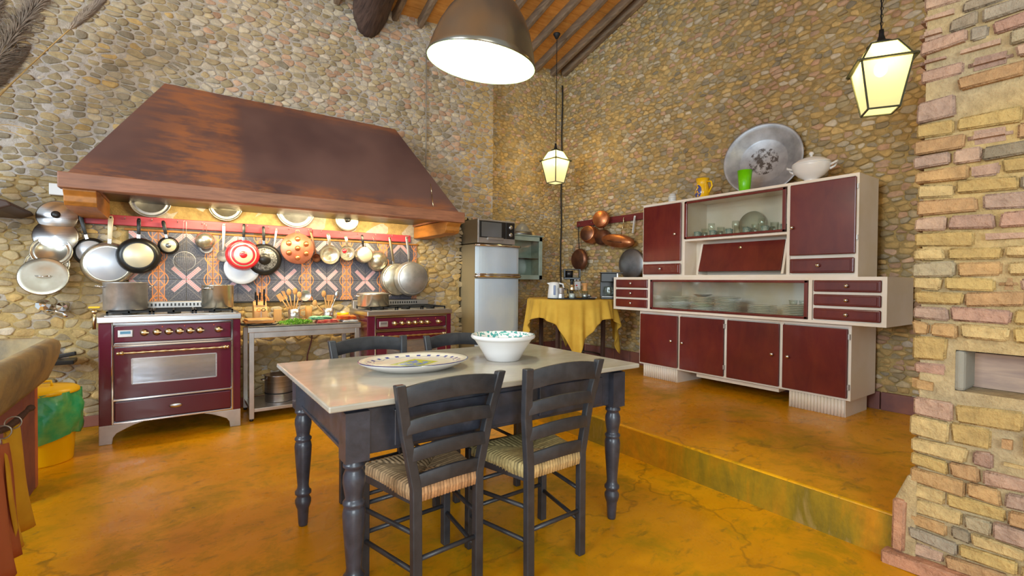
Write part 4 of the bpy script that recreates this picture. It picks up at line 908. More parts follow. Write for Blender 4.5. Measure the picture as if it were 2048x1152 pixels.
for i in range(14):
    y = -1.05+i*.155; c = (.005, y+.05, .60)
    MB().tube([(c[0]+.026*math.cos(a), y+.004*math.sin(a), .592+.026*math.sin(a)) for a in [2*PI*k/14 for k in range(15)]], .003, 5, False).build('ring', MSTEELW, t)
# bin
t = thing('waste_bin', 'yellow plastic bin with a yellow lid between the sink and the cooker', 'bin', (-.72, 4.33, 0))
MB().lathe([(.150, 0), (.155, .01), (.175, .36), (.18, .365)], 36).build('bin_body', MYEL, t)
ld = MB().lathe([(.186, .455), (.19, .46), (.188, .475), (.165, .492), (.06, .503), (.001, .505)], 36).build('bin_lid', MYEL, t)
MB().tube([(-.055, -.03, .49), (-.05, -.03, .535), (.05, -.03, .535), (.055, -.03, .49)], .009, 8).build('lid_handle', MYEL, ld)
m = MB(); v = []; nr_, ns = 9, 48; rn = random.Random(6)
for j in range(nr_+1):
    for k in range(ns):
        a = 2*PI*k/ns; zz = .47-(.30+.02*math.sin(3*a))*j/nr_; r = .182+.022*math.sin(PI*j/nr_)+.009*math.sin(7*a+j*.8)+.006*math.sin(13*a-j)+rn.uniform(-.004, .004)
        v.append((r*math.cos(a), r*math.sin(a), zz))
f = [(j*ns+k, j*ns+(k+1) % ns, (j+1)*ns+(k+1) % ns, (j+1)*ns+k) for j in range(nr_) for k in range(ns)]
m.add(v, f, True); tag(m.build('bin_liner', MGRN), 'translucent green plastic bag folded over the yellow bin rim', 'bin bag')
bpy.context.scene.objects['bin_liner'].location = (-.72, 4.33, 0)
t = thing('black_rack', 'black plastic bits stacked on a wall ledge above the yellow bin', 'rack', (-.80, 5.02, .55))
MB().box(-.16, .16, -.10, .08, 0, .03).build('rack_base', MBLKP, t, bev=.005); MB().ball((-.02, -.03, .065), .06, 12, 8, 1.1, .7, .7).build('black_cover', MBLKP, t)
for k in range(4): MB().tube([(-.07+k*.03, -.08, .03), (-.06+k*.03, -.085, .10), (-.04+k*.03, -.07, .03)], .005, 6).build('loop', MIRON, t)
MB().beam((.0, -.04, .05), (.17, -.06, .08), .03, .03).build('arm', MBLKP, t, bev=.006)
t = thing('wall_tap', 'chrome wall tap with a round lever knob above the stone sink', 'tap', (-.79, 5.08, .965))
MB().lathe([(.035, 0), (.045, .01), (.03, .025), (.016, .04), (.015, .07)], 20, RX(PI/2)).build('wall_flange', MCHROME, t)
MB().tube([(0, -.06, 0), (.05, -.10, -.01), (.10, -.16, -.02), (.11, -.17, -.05)], .013, 10).build('spout', MCHROME, t)
MB().lathe([(.012, 0), (.03, .01), (.045, .03), (.045, .04), (.02, .055), (.001, .056)], 9, TX((-.03, -.05, .03)) @ RX(PI/2.6), smooth=False).build('tap_handle', MCHROME, t)
MB().lathe([(.012, 0), (.03, .01), (.036, .03), (.001, .04)], 9, TX((.06, -.08, .02)) @ RX(PI/2.4) @ RY(.6), smooth=False).build('tap_handle', MCHROME, t)

# shelf with pampas grass at the left edge
t = thing('wooden_shelf', 'dark wooden shelf end jutting in at the left edge of the photograph', 'shelf', (-1.2, 4.6, 1.66))
MB().prism([(-.45, 0), (.25, 0), (.32, .03), (.30, .06), (.24, .075), (-.45, .075)], -.12, .5, 'Y').build('shelf_board', MDIAL, t, bev=.01)
MB().prism([(.2, 0), (.2, -.12), (.16, -.18), (-.2, 0)], .42, .48, 'Y').build('shelf_bracket', MDIAL, t) if False else None
vz = thing('floor_vase', 'tall clay vase holding the pampas grass, just past the left edge', 'vase', (-1.35, 4.66, 1.735)); MB().lathe([(.06, 0), (.09, .06), (.08, .16), (.045, .22), (.055, .25), (.045, .25), (.035, .21), (.001, .03)], 24, capt=False).build('vase_body', MPIERO, vz)
base = Vector((-1.35, 4.66, 1.78)); rn = random.Random(12)
plumes = [((-.42, 4.50, 3.20), .34, .030, 'thin long-stemmed pampas plume reaching furthest right'), ((-.68, 4.50, 3.22), 1.25, .15, 'broad fluffy pampas plume in the middle of the bunch'), ((-.90, 4.45, 3.10), 1.1, .13, 'leftmost upright grey pampas plume'), ((-.84, 4.60, 2.75), .45, .055, 'short dark pampas plume low in the bunch')]
for tip, pl, pr, lab in plumes:
    tip = Vector(tip); t = thing('pampas_grass', lab, 'dried grass', base)
    E = tip-base; d = E.normalized(); L = E.length
    pts = [E*(k/10)+Vector((0, 0, .10*math.sin(PI*k/10)))*.5 for k in range(11)]
    MB().tube(pts[:10], [.006-.0003*k for k in range(10)], 6).build('stem', MSTRAW, t)
    m = MB(); s0 = 1-pl/L if pl < L else .1
    for k in range(5200):
        q = rn.random(); s_ = s0+(1-s0)*q; p = E*s_+Vector((0, 0, .05*math.sin(PI*s_)))
        wr = pr*(math.sin(PI*min(1, .12+q*.88))**.7)+.004; a = rn.uniform(0, 2*PI); e = d.cross(Vector((math.cos(a), math.sin(a), .3))).normalized()
        ln = rn.uniform(.04, .09); tipp = p+d*ln+e*wr*rn.uniform(.6, 1.3); sd = d.cross(e)*.0035
        m.add([p-sd, p+sd, tipp], [(0, 1, 2)])
    tag(m.build('plume', MPAMP, t), kind='stuff')
blades = [((-.90, 4.5, 2.75), 'straight'), ((-.80, 4.5, 2.62), 'short'), ((-.86, 4.4, 2.48), 'low'), ((-.62, 4.55, 2.08), 'drooping'), ((-.70, 4.55, 2.22), 'arched'), ((-.80, 4.5, 2.88), 'tall'), ((-.66, 4.5, 2.0), 'lowest drooping'), ((-.88, 4.5, 2.35), 'short pale')]
for i, (tip, kind) in enumerate(blades):
    t = thing('grass_blade', kind+' dry straw blade sticking out of the pampas bunch', 'dried grass', base, group='straw blades of the pampas bunch'); E = Vector(tip)-base
    arch = .30 if 'droop' in kind or 'arch' in kind else .04
    MB().tube([E*(k/12)+Vector((0, 0, arch*math.sin(PI*k/12))) for k in range(13)], [.0045-.0003*k for k in range(13)], 5).build('blade', MSTRAW, t)

# ============================================================ DINING TABLE
TH = .80
t = thing('dining_table', 'black farmhouse table with turned legs and pale marble top', 'table', (1.18, 2.105, 0))
MB().box(-.77, .77, -.495, .495, TH-.022, TH).build('marble_top', MMARB, t, bev=.005)
MB().box(-.71, .71, -.44, .44, TH-.04, TH-.022).build('top_frame', MBLK, t, bev=.004)
LX, LY = (-.665, .655), (-.42, .40)
for sx_ in (0, 1):
    x = LX[sx_]; MB().box(x-.012, x+.012, LY[0]+.04, LY[1]-.04, TH-.205, TH-.04).box(x-.02, x+.02, LY[0]+.04, LY[1]-.04, TH-.21, TH-.196).build('apron_end', MBLK, t, bev=.004)
for sy_ in (0, 1):
    y = LY[sy_]; MB().box(LX[0]+.04, LX[1]-.04, y-.012, y+.012, TH-.205, TH-.04).build('apron_side', MBLK, t, bev=.004)
ap = MB().box(LX[0]+.14, LX[1]-.55, LY[0]-.024, LY[0]-.008, TH-.19, TH-.055).build('drawer_front', MBLK, t, bev=.004)
MB().box(LX[1]-.50, LX[1]-.10, LY[0]-.024, LY[0]-.008, TH-.19, TH-.055).build('drawer_front', MBLK, t, bev=.004)
prof = [(.020, 0), (.022, .01), (.027, .085), (.033, .10), (.037, .115), (.037, .13), (.029, .145), (.029, .152), (.038, .160), (.038, .172), (.029, .182), (.026, .20), (.030, .25), (.037, .34), (.040, .395), (.036, .415), (.033, .42), (.039, .428), (.039, .436), (.032, .443), (.030, .45), (.034, .475), (.039, .505), (.038, .53), (.031, .548), (.030, .556), (.038, .562), (.038, .572), (.030, .58), (.036, .60)]
for x in LX:
    for y in LY:
        lg = MB().lathe([(a*1.0, b) for a, b in prof], 28, TX((x, y, 0))).box(x-.042, x+.042, y-.042, y+.042, TH-.215, TH-.04).build('leg', MBLK, t)
# ------------------------------------------------------------ chairs
def rush_seat(t, wr, wf, d, zs):
    m = MB(); m.col = []; n = 110; rn = random.Random(int(wf*1000)); jit = [rn.uniform(.75, 1.2) for _ in range(400)]
    def P_(u, v):   # u,v in -1..1
        w_ = wr+(wf-wr)*(v+1)/2+.012; return (u*w_, (v+1)/2*(d+.02)-.01)
    for side in (1, -1):
        for j in range(n+1):
            for i in range(n+1):
                u, v = -1+2*i/n, -1+2*j/n; au, av = abs(u), abs(v); m_ = max(au, av)
                q = u if av > au else v; s_ = abs(math.sin(q*34)); edge = (1-m_)
                z = .0055*s_ + .016*min(1, edge*5)**.5-.013*min(1, edge*1.2)-.009*max(0, 1-abs(au-av)*11)*(m_ < .97)
                if side < 0: z = -.040-z*.5
                if m_ > .999: z = -.018
                x, y = P_(u*(1-.01*s_*(m_ > .98)), v); m.v.append((x, y, zs+z))
                kk = jit[int((q+1)*34/PI+.5*(1 if au > av else 0))+(40 if u*v > 0 else 0)]*(1 if s_ > .35 else .45); lab = ((v < 0 and av > au))
                c = ((.66, .36, .17) if wf < .2 else (.66, .44, .19)) if lab else ((.50, .32, .17) if wf < .2 else (.50, .39, .17)); m.col.append(tuple(a*kk*.95 for a in c))
    o = 0
    for side in (0, 1):
        for j in range(n):
            for i in range(n):
                a = side*(n+1)**2+j*(n+1)+i; q = (a, a+1, a+n+2, a+n+1); m.f.append(q if side == 0 else q[::-1]); m.sm.append(True)
    return m.build('rush_seat', MRUSH, t)
def chair(label, x, y, rz, wr, wf, d, H, rec, wt, zs, slats=4):
    t = thing('dining_chair', label, 'chair', (x, y, 0), rz, 'black rush-seated chairs round the table')
    for s_ in (-1, 1):   # rear posts: vertical to the seat, then raked
        p = MB(); A = (s_*wr, 0, 0); B = (s_*(wr+.002), .004, zs); Cc = (s_*wt, -rec, H)
        pts = [Vector(A), Vector(B), Vector(B).lerp(Vector(Cc), .5)+Vector((0, .012, 0)), Vector(Cc)]; v = []
        for k, q in enumerate(pts):
            a = .019; b = .015
            for i, j in ((-1, -1), (1, -1), (1, 1), (-1, 1)): v.append((q.x+i*a, q.y+j*b, q.z))
        f = [(4*k+j, 4*k+(j+1) % 4, 4*k+4+(j+1) % 4, 4*k+4+j) for k in range(3) for j in range(4)]+[(3, 2, 1, 0), (12, 13, 14, 15)]
        p.add(v, f).build('rear_post', MBLK2, t, bev=.004)
        MB().box(s_*wf-.017, s_*wf+.017, d-.017, d+.017, 0, zs+.005).build('leg', MBLK2, t, bev=.004)
        for z1, z2 in ((.15, .15), (.29, .28)): MB().tube([(s_*wr, .01, z1), (s_*wf, d-.01, z2)], .0095, 8).build('stretcher', MBLK2, t)
        MB().beam((s_*wr, .01, zs-.045), (s_*wf, d-.01, zs-.045), .018, .03).build('seat_rail', MBLK2, t, bev=.003)
    MB().tube([(-wr, 0, .20), (wr, 0, .20)], .0095, 8).build('stretcher', MBLK2, t)
    for z1 in (.18, .30): MB().tube([(-wf, d, z1), (wf, d, z1)], .0095, 8).build('stretcher', MBLK2, t)
    MB().beam((-wf, d-.004, zs-.045), (wf, d-.004, zs-.045), .018, .03).build('seat_rail', MBLK2, t, bev=.003)
    for k in range(slats):
        fz = [.965, .66, .40, .14][k] if slats == 4 else [.965, .62, .26][k]
        h = .075 if k == 0 else .052
        zc = zs+(H-zs)*fz-h/2; q = (zc-zs)/(H-zs); ww = wr+(wt-wr)*q; yy = -rec*q+.004; n = 12; v = []
        for i in range(n+1):
            s_ = -1+2*i/n; arch = (.022 if k == 0 else .016)*(1-s_*s_)
            for dy, dz in ((-.007, -h/2+arch*.9), (.007, -h/2+arch*.9), (.007, h/2+arch), (-.007, h/2+arch)): v.append((s_*ww, yy-.022*(1-s_*s_)+dy, zc+dz))
        f = [(4*i+j, 4*i+(j+1) % 4, 4*i+4+(j+1) % 4, 4*i+4+j) for i in range(n) for j in range(4)]+[(3, 2, 1, 0), (4*n, 4*n+1, 4*n+2, 4*n+3)]
        MB().add(v, f, True).build('back_slat', MBLK2, t, bev=.003)
    rush_seat(t, wr, wf, d, zs); return t
chair('black ladder-back chair with reddish rush seat, front left, nearest the camera', .85, 1.606, .074, .124+.012, .189+.005, .337, .856, .03, .222, .457)
chair('black ladder-back chair with golden rush seat, front right of the table', 1.327, 1.533, .04, .149, .220, .341, .877, .051, .205, .457)
chair('black chair behind the table, its curved top slat showing behind the oval platter', .915, 2.645, PI+.08, .17, .20, .36, .885, .06, .215, .45)
chair('black chair behind the table on the right, partly hidden by the splattered bowl', 1.475, 2.645, PI-.04, .17, .20, .36, .875, .06, .205, .45)
# ------------------------------------------------------------ on the table
def platter_mat():
    m, t, b = newmat('blue_painted_platter'); b.inputs['Roughness'].default_value = .2; b.inputs['Coat Weight'].default_value = .4
    tc = N(t, 'ShaderNodeTexCoord'); sp = N(t, 'ShaderNodeSeparateXYZ'); t.links.new(tc.outputs['Object'], sp.inputs[0]); x, y, z = sp.outputs
    r = math_(t, 'SQRT', math_(t, 'ADD', math_(t, 'POWER', math_(t, 'DIVIDE', x, .262), 2.0), math_(t, 'POWER', math_(t, 'DIVIDE', y, .205), 2.0)))
    a = math_(t, 'ARCTAN2', math_(t, 'DIVIDE', y, .20), math_(t, 'DIVIDE', x, .275)); s = math_(t, 'SINE', math_(t, 'MULTIPLY', a, 26.0)); s2 = math_(t, 'SINE', math_(t, 'MULTIPLY', a, 13.0))
    rr = math_(t, 'SUBTRACT', r, .82)
    blobs = math_(t, 'MULTIPLY', math_(t, 'GREATER_THAN', s, .45), math_(t, 'LESS_THAN', math_(t, 'ABSOLUTE', rr), .035))
    vine = math_(t, 'LESS_THAN', math_(t, 'ABSOLUTE', math_(t, 'SUBTRACT', math_(t, 'SUBTRACT', r, .75), math_(t, 'MULTIPLY', s2, .025))), .008)
    c = mixc(t, math_(t, 'MAXIMUM', blobs, math_(t, 'MULTIPLY', vine, .7)), srgb(222, 216, 204), srgb(48, 62, 150))
    rim = math_(t, 'MULTIPLY', math_(t, 'GREATER_THAN', r, .975), math_(t, 'GREATER_THAN', z, .036)); c = mixc(t, rim, c, srgb(50, 54, 110))
    # painted square in the middle: yellow-green card with blue flowers
    xr = math_(t, 'ADD', math_(t, 'MULTIPLY', x, .80), math_(t, 'MULTIPLY', y, .6)); yr = math_(t, 'SUBTRACT', math_(t, 'MULTIPLY', y, .8), math_(t, 'MULTIPLY', x, .6))
    sq = math_(t, 'MULTIPLY', math_(t, 'LESS_THAN', math_(t, 'ABSOLUTE', xr), .095), math_(t, 'LESS_THAN', math_(t, 'ABSOLUTE', yr), .072))
    vn = N(t, 'ShaderNodeTexNoise'); vn.inputs['Scale'].default_value = 38; t.links.new(tc.outputs['Object'], vn.inputs['Vector'])
    inner = math_(t, 'MULTIPLY', math_(t, 'LESS_THAN', math_(t, 'ABSOLUTE', xr), .070), math_(t, 'LESS_THAN', math_(t, 'ABSOLUTE', yr), .05))
    inner = math_(t, 'MULTIPLY', inner, math_(t, 'GREATER_THAN', vn.outputs['Fac'], .47))
    sc_ = mixc(t, inner, srgb(178, 190, 30), srgb(96, 136, 200))
    c = mixc(t, math_(t, 'MULTIPLY', sq, math_(t, 'LESS_THAN', r, .65)), c, sc_)
    t.links.new(c, b.inputs['Base Color']); return m
t = thing('oval_platter', 'large oval white platter with blue flower border on the marble top', 'platter', (.93, 2.11, TH), -.12)
MB().lathe([(.62, 0), (.66, .001), (.84, .020), (.985, .038), (1.0, .043)], 64, None, .262, .205, capt=False).build('platter_underside', MWHITE, t)
MB().lathe([(1.0, .043), (.985, .046), (.90, .038), (.74, .028), (.60, .025), (.001, .024)], 64, None, .262, .205, capb=False, capt=False).build('platter_face', platter_mat(), t)
def bowl_mat():
    m, t, b = newmat('splatter_glaze'); b.inputs['Roughness'].default_value = .2; b.inputs['Coat Weight'].default_value = .5
    v = coords(t); n = noise(t, v, 60, 2, .5); sp = N(t, 'ShaderNodeSeparateXYZ'); t.links.new(v, sp.inputs[0])
    c = ramp(t, n, [(.50, srgb(222, 220, 222)), (.56, srgb(70, 150, 150))]); return m, t, b, c
m_, t_, b_, c_ = bowl_mat(); t_.links.new(c_, b_.inputs['Base Color'])
t = thing('ceramic_bowl', 'big white ceramic bowl with turquoise splattered inside on the marble top', 'bowl', (1.425, 2.09, TH))
MB().lathe([(.085, 0), (.090, .004), (.115, .05), (.150, .105), (.158, .112), (.168, .118), (.172, .126), (.168, .136)], 48, capt=False).build('bowl_outside', MWHITE, t)
MB().lathe([(.168, .136), (.158, .136), (.146, .112), (.110, .055), (.08, .012), (.001, .008)], 48, capb=False, capt=False).build('bowl_inside', m_, t)

# ============================================================ CABINET (sideboard with upper part)
CX = 4.137
cb = thing('kitchen_cabinet', 'tall cream and burgundy kitchen cabinet with stepped glazed sections against the right wall', 'cabinet', (CX, 2.4, .2))
def cbx(m, x0, x1, y0, y1, z0, z1): return m.box(x0, x1, y0-2.4, y1-2.4, z0-.2, z1-.2)
def carc(x0, x1, y0, y1, z0, z1, th=.02, name='carcass', back=True):
    m = MB(); cbx(m, x0, x1, y0, y0+th, z0+th, z1-th); cbx(m, x0, x1, y1-th, y1, z0+th, z1-th); cbx(m, x0, x1, y0, y1, z0, z0+th); cbx(m, x0, x1, y0, y1, z1-th, z1)
    if back: cbx(m, x1-.01, x1, y0+th, y1-th, z0+th, z1-th)
    return m
# base section
m = carc(0.0, .49, 1.43, 3.42, .335, .905)
for y in (1.932, 2.425, 2.915): cbx(m, 0.0, .479, y-.014, y+.014, .355, .885)
base_ = m.build('base_carcass', MCREAM, cb)
cbx(MB(), .02, .03, 1.44, 3.41, .345, .895).build('base_backing', MCREAM, cb)
def knob(parent, x, y, z):
    return MB().lathe([(.006, 0), (.006, .012), (.013, .016), (.015, .022), (.011, .029), (.001, .031)], 16, TX((x, y-2.4, z-.2)) @ RY(-PI/2)).build('knob', MCHROME, parent)
def front(name, y0, y1, z0, z1, ky=None, kz=None, x=-.004, th=.016, raised=False):
    d = cbx(MB(), x-th, x, y0, y1, z0, z1).build(name, MBURG2, cb, bev=.006 if not raised else .010, seg=3)
    if raised: cbx(MB(), x-th-.004, x-th+.002, y0+.022, y1-.022, z0+.014, z1-.014).build('raised_field', MBURG2, d, bev=.004)
    if ky is not None: knob(d, x-th, ky, kz)
    return d
front('door', 2.935, 3.402, .352, .878, 2.995, .622); front('door', 2.440, 2.905, .352, .878, 2.865, .617)
front('door', 1.945, 2.408, .352, .878, 1.995, .620); front('door', 1.450, 1.918, .352, .878, 1.868, .617)
for y0, y1 in ((2.95, 3.38), (1.468, 1.875)):
    m = cbx(MB(), .02, .44, y0, y1, .2, .337); nfl = 17
    for k in range(nfl): m.lathe([(.011, 0), (.011, .134)], 8, TX((.020, y0-2.4+.014+k*(y1-y0-.028)/(nfl-1), .001)))
    m.build('fluted_plinth', MCREAM, cb)
for y in (1.438, 2.432, ): 
    for z in (.42, .80): cbx(MB(), -.024, -.002, y-.004, y+.008, z, z+.04).build('hinge', MSTEELW, cb)
# middle section (wider and overhanging)
m = MB(); th = .026; y0, y1, z0, z1 = 1.20, 3.75, .912, 1.271
cbx(m, -.06, .50, y0, y1, z1-th, z1); cbx(m, -.06, .50, y0, y1, z0, z0+.022); cbx(m, -.06, .50, y0, y0+th, z0+.022, z1-th); cbx(m, -.06, .50, y1-th, y1, z0+.022, z1-th); cbx(m, .49, .499, y0+th, y1-th, z0+.022, z1-th)
for y in (1.695, 3.255): cbx(m, -.06, .489, y-.013, y+.013, z0+.022, z1-th)
m.build('middle_carcass', MCREAM, cb)
for a, b in ((1.226, 1.68), (3.272, 3.724)):
    cbx(MB(), -.045, -.02, a, b, z0+.02, z1-.02).build('drawer_backing', MCREAM, cb)
    for i in range(3): q = z0+.030+i*.1075; front('drawer', a+.008, b-.008, q, q+.088, (a+b)/2-.01, q+.046, x=-.046, th=.018, raised=True)
# glass front of the middle section
def glass_front(name, y0, y1, z0, z1, x, fw=.028):
    f = MB(); cbx(f, x-.014, x+.006, y0, y1, z0, z0+fw*.75); cbx(f, x-.014, x+.006, y0, y1, z1-fw*.75, z1); cbx(f, x-.014, x+.006, y0, y0+fw, z0, z1); cbx(f, x-.014, x+.006, y1-fw, y1, z0, z1)
    o = f.build(name, MBURG2, cb, bev=.004); cbx(MB(), x-.003, x, y0+fw*.8, y1-fw*.8, z0+fw*.6, z1-fw*.6).build('pane', MGLASS2, o); return o
glass_front('sliding_glass_front', 1.712, 3.238, .936, 1.243, -.052)
# upper section
UZ0, UZ1 = 1.271, 2.046; m = MB(); y0, y1 = 1.398, 3.391; th = .022
cbx(m, 0, .38, y0, y1, UZ1-th, UZ1); cbx(m, 0, .38, y0, y1, UZ0, UZ0+.02); cbx(m, 0, .38, y0, y0+th, UZ0+.02, UZ1-th); cbx(m, 0, .38, y1-th, y1, UZ0+.02, UZ1-th); cbx(m, .37, .379, y0+th, y1-th, UZ0+.02, UZ1-th)
for y in (1.893, 2.885): cbx(m, 0, .369, y-.013, y+.013, UZ0+.02, UZ1-th)
cbx(m, 0, .369, 1.906, 2.872, 1.626, 1.646)                       # shelf under the glazed part
cbx(m, 0.0, .37, 2.76, 2.88, UZ0, 1.63) if False else None
m.build('upper_carcass', MCREAM, cb)
cbx(MB(), .012, .022, 2.90, 3.37, UZ0+.01, UZ1-.01).build('backing', MCREAM, cb); cbx(MB(), .012, .022, 1.42, 1.88, UZ0+.01, UZ1-.01).build('backing', MCREAM, cb)
front('door', 2.910, 3.372, 1.437, 2.018, 2.965, 1.705); front('drawer', 2.910, 3.372, 1.302, 1.410, 3.14, 1.358, raised=True)
front('door', 1.412, 1.876, 1.446, 2.018, 1.852, 1.672); front('drawer', 1.418, 1.872, 1.302, 1.418, 1.655, 1.362, raised=True)
for z in (1.55, 1.93): cbx(MB(), -.01, .0, 1.400, 1.410, z, z+.035).build('hinge', MSTEELW, cb)
glass_front('glazed_flap', 1.910, 2.872, 1.648, 2.016, -.004)
# central recess with its inclined flap
nm = MB(); cbx(nm, .20, .21, 1.90, 2.88, 1.29, 1.63); nm.build('recess_back', MCREAM, cb)
m = MB(); m.prism([(.10, 1.10), (.175, 1.405), (.02, 1.10)], 1.915-2.4, 1.935-2.4, 'Y') if False else None
for a, b in ((1.945, 1.965), (2.745, 2.765)):
    MB().add([(x, y-2.4, z-.2) for y in (a, b) for x, z in ((.035, 1.30), (.20, 1.30), (.20, 1.60), (.115, 1.60))], [(0, 1, 2, 3), (7, 6, 5, 4), (0, 4, 5, 1), (1, 5, 6, 2), (2, 6, 7, 3), (3, 7, 4, 0)]).build('recess_cheek', MCREAM, cb)
MB().box(.035, .20, 1.965-2.4, 2.745-2.4, .095, .125).build('recess_sill', MCREAM, cb)
v = []
for y in (1.968-2.4, 2.742-2.4):
    for x, z in ((.03, 1.328-.2), (.048, 1.324-.2), (.128, 1.592-.2), (.110, 1.596-.2)): v.append((x, y, z))
fl_ = MB().add(v, [(0, 1, 2, 3), (7, 6, 5, 4), (0, 4, 5, 1), (1, 5, 6, 2), (2, 6, 7, 3), (3, 7, 4, 0)]).build('inclined_flap', MBURG2, cb, bev=.005)
MB().lathe([(.001, 0), (.016, 0), (.014, .006), (.001, .007)], 14, TX((.095, 2.355-2.4, 1.545-.2)) @ RY(-PI/2)).build('keyhole_plate', MBRASS, fl_)
# ---- plates behind the lower glass
pz = .935
ORD = ['first', 'second', 'third', 'fourth', 'fifth', 'sixth', 'seventh', 'eighth', 'ninth', 'tenth', 'eleventh']
def plate_proto():
    return MB().lathe([(.06, 0), (.064, .003), (.085, .008), (.118, .014), (.120, .016), (.116, .017), (.084, .011), (.062, .006), (.001, .005)], 28, capt=False)
pm = plate_proto().mesh('dinner_plate', MPLATE)
stacks = [(3.03, 9, 'leftmost stack', .0155), (2.76, 9, 'second stack from the left', .0155), (2.50, 11, 'tallest middle stack', .0130), (2.17, 6, 'fourth stack from the left', .0140), (1.87, 7, 'rightmost stack', .0140)]
for y, n_, lab, st in stacks:
    for k in range(n_):
        o = bpy.data.objects.new('dinner_plate', pm); COL.objects.link(o); o.location = (CX+.14, y+.003*math.sin(k*2.1), pz+k*st); tag(o, 'white dinner plate, '+ORD[k]+' from the bottom of the '+lab, 'plate', 'plates in the '+lab)
o = tag(MB().lathe([(.03, 0), (.05, .005), (.09, .02), (.092, .022), (.085, .021), (.001, .004)], 28, TX((CX+.14, 2.76, pz+9*.0155+.004))).build('serving_dish', MSTEELW), 'steel dish lying on top of the second plate stack', 'dish')
for i in range(2):
    t = thing('glass_cup', ('left' if i == 0 else 'right')+' small glass cup on top of the rightmost plate stack', 'cup', (CX+.12+.01*i, 1.90-.075*i, pz+7*.014+.003)); MB().lathe([(.022, 0), (.028, .005), (.034, .04), (.032, .04), (.026, .006), (.001, .005)], 20, capt=False).build('cup_body', MGLASS, t)
    MB().tube([(-.033, 0, .033), (-.052, 0, .03), (-.048, 0, .014), (-.029, 0, .01)], .003, 6).build('handle', MGLASS, t)
# ---- glasses behind the upper glass
gp = MB().lathe([(.028, 0), (.03, .004), (.004, .010), (.004, .06), (.02, .075), (.033, .10), (.034, .13), (.030, .16), (.0285, .16), (.031, .13), (.030, .10), (.001, .072)], 18, capt=False).mesh('wine_glass', MGLASS)
tg = MB().lathe([(.028, 0), (.030, .003), (.034, .10), (.0325, .10), (.028, .006), (.001, .005)], 18, capt=False).mesh('tumbler', MGLASS)
jt = MB().lathe([(.028, 0), (.030, .003), (.034, .075), (.0325, .075), (.028, .006), (.001, .005)], 18, capt=False).mesh('green_glass', M('blue_green_glass', srgb(90, 130, 130), .15, 0, srgb(170, 180, 170), 60))
gz = 1.647
for i in range(22):
    y = 2.80-(i % 11)*.083; row = i//11; k = 'wine' if (i % 3 == 0 and row == 1) else 'tum'
    me = gp if k == 'wine' else (tg if (i+row) % 2 else jt)
    o = bpy.data.objects.new('wine_glass' if k == 'wine' else 'drinking_glass', me); COL.objects.link(o); o.location = (CX+.10+.11*row, y, gz)
    tag(o, ('stemmed wine glass' if k == 'wine' else 'clear tumbler' if me is tg else 'blue-green tumbler')+', '+ORD[i % 11]+' from the left in the '+('front' if row == 0 else 'back')+' row of the cabinet', 'glass', 'wine glasses in the upper cabinet' if k == 'wine' else ('clear' if me is tg else 'patterned')+' tumblers in the '+('front' if row == 0 else 'back')+' row')
t = thing('glass_dish', 'tall pressed-glass dish standing behind the tumblers in the upper cabinet', 'dish', (CX+.30, 2.36, gz)); MB().lathe([(.001, 0), (.12, .0), (.125, .012), (.001, .02)], 28, TX((0, 0, .125)) @ RY(-PI/2+.2)).build('dish_body', M('milky_glass', srgb(176, 176, 156), .2), t)
# ---- on top of the cabinet
tz = 2.047
t = thing('glass_jar', 'small ribbed glass jar, leftmost on top of the cabinet', 'jar', (CX+.15, 3.135, tz)); MB().lathe([(.035, 0), (.04, .01), (.04, .08), (.034, .09), (.036, .105), (.033, .105), (.031, .09), (.037, .08), (.036, .01), (.001, .006)], 22, capt=False).build('jar_body', M('whitish_glass', srgb(196, 194, 190), .15), t)
for z in (.03, .05, .07): MB().lathe([(.04, z-.004), (.043, z), (.04, z+.004)], 22, capb=False, capt=False).build('rib', MWPL, t)
def jug_mat():
    m, tt, b = newmat('yellow_jug_glaze'); b.inputs['Roughness'].default_value = .2; b.inputs['Coat Weight'].default_value = .4; v = coords(tt)
    sp = N(tt, 'ShaderNodeSeparateXYZ'); tt.links.new(v, sp.inputs[0]); n = noise(tt, v, 28, 2)
    dx = math_(tt, 'SUBTRACT', sp.outputs[1], .02); dz = math_(tt, 'SUBTRACT', sp.outputs[2], .075)
    rr = math_(tt, 'SQRT', math_(tt, 'ADD', math_(tt, 'POWER', dx, 2.0), math_(tt, 'POWER', math_(tt, 'MULTIPLY', dz, .8), 2.0)))
    f = math_(tt, 'MULTIPLY', math_(tt, 'LESS_THAN', rr, .052), math_(tt, 'GREATER_THAN', n, .47))
    tt.links.new(mixc(tt, f, srgb(236, 182, 20), srgb(70, 76, 140)), b.inputs['Base Color']); return m
t = thing('painted_jug', 'small yellow jug painted with blue flowers on top of the cabinet', 'jug', (CX+.15, 2.785, tz))
MB().lathe([(.05, 0), (.055, .006), (.070, .05), (.072, .08), (.058, .13), (.052, .16), (.066, .205), (.062, .205), (.048, .162), (.054, .13), (.067, .08), (.05, .012), (.001, .01)], 32, capt=False).build('jug_body', jug_mat(), t)
MB().tube([(0, -.055, .17), (0, -.095, .165), (0, -.105, .12), (0, -.07, .06)], .008, 8).build('handle', MYEL, t)
t = thing('green_cup', 'bright green plastic tumbler on the cabinet in front of the metal basin', 'cup', (CX+.08, 2.315, tz)); MB().lathe([(.042, 0), (.046, .004), (.062, .19), (.059, .19), (.043, .01), (.001, .008)], 28, capt=False).build('cup_body', MCUP, t)
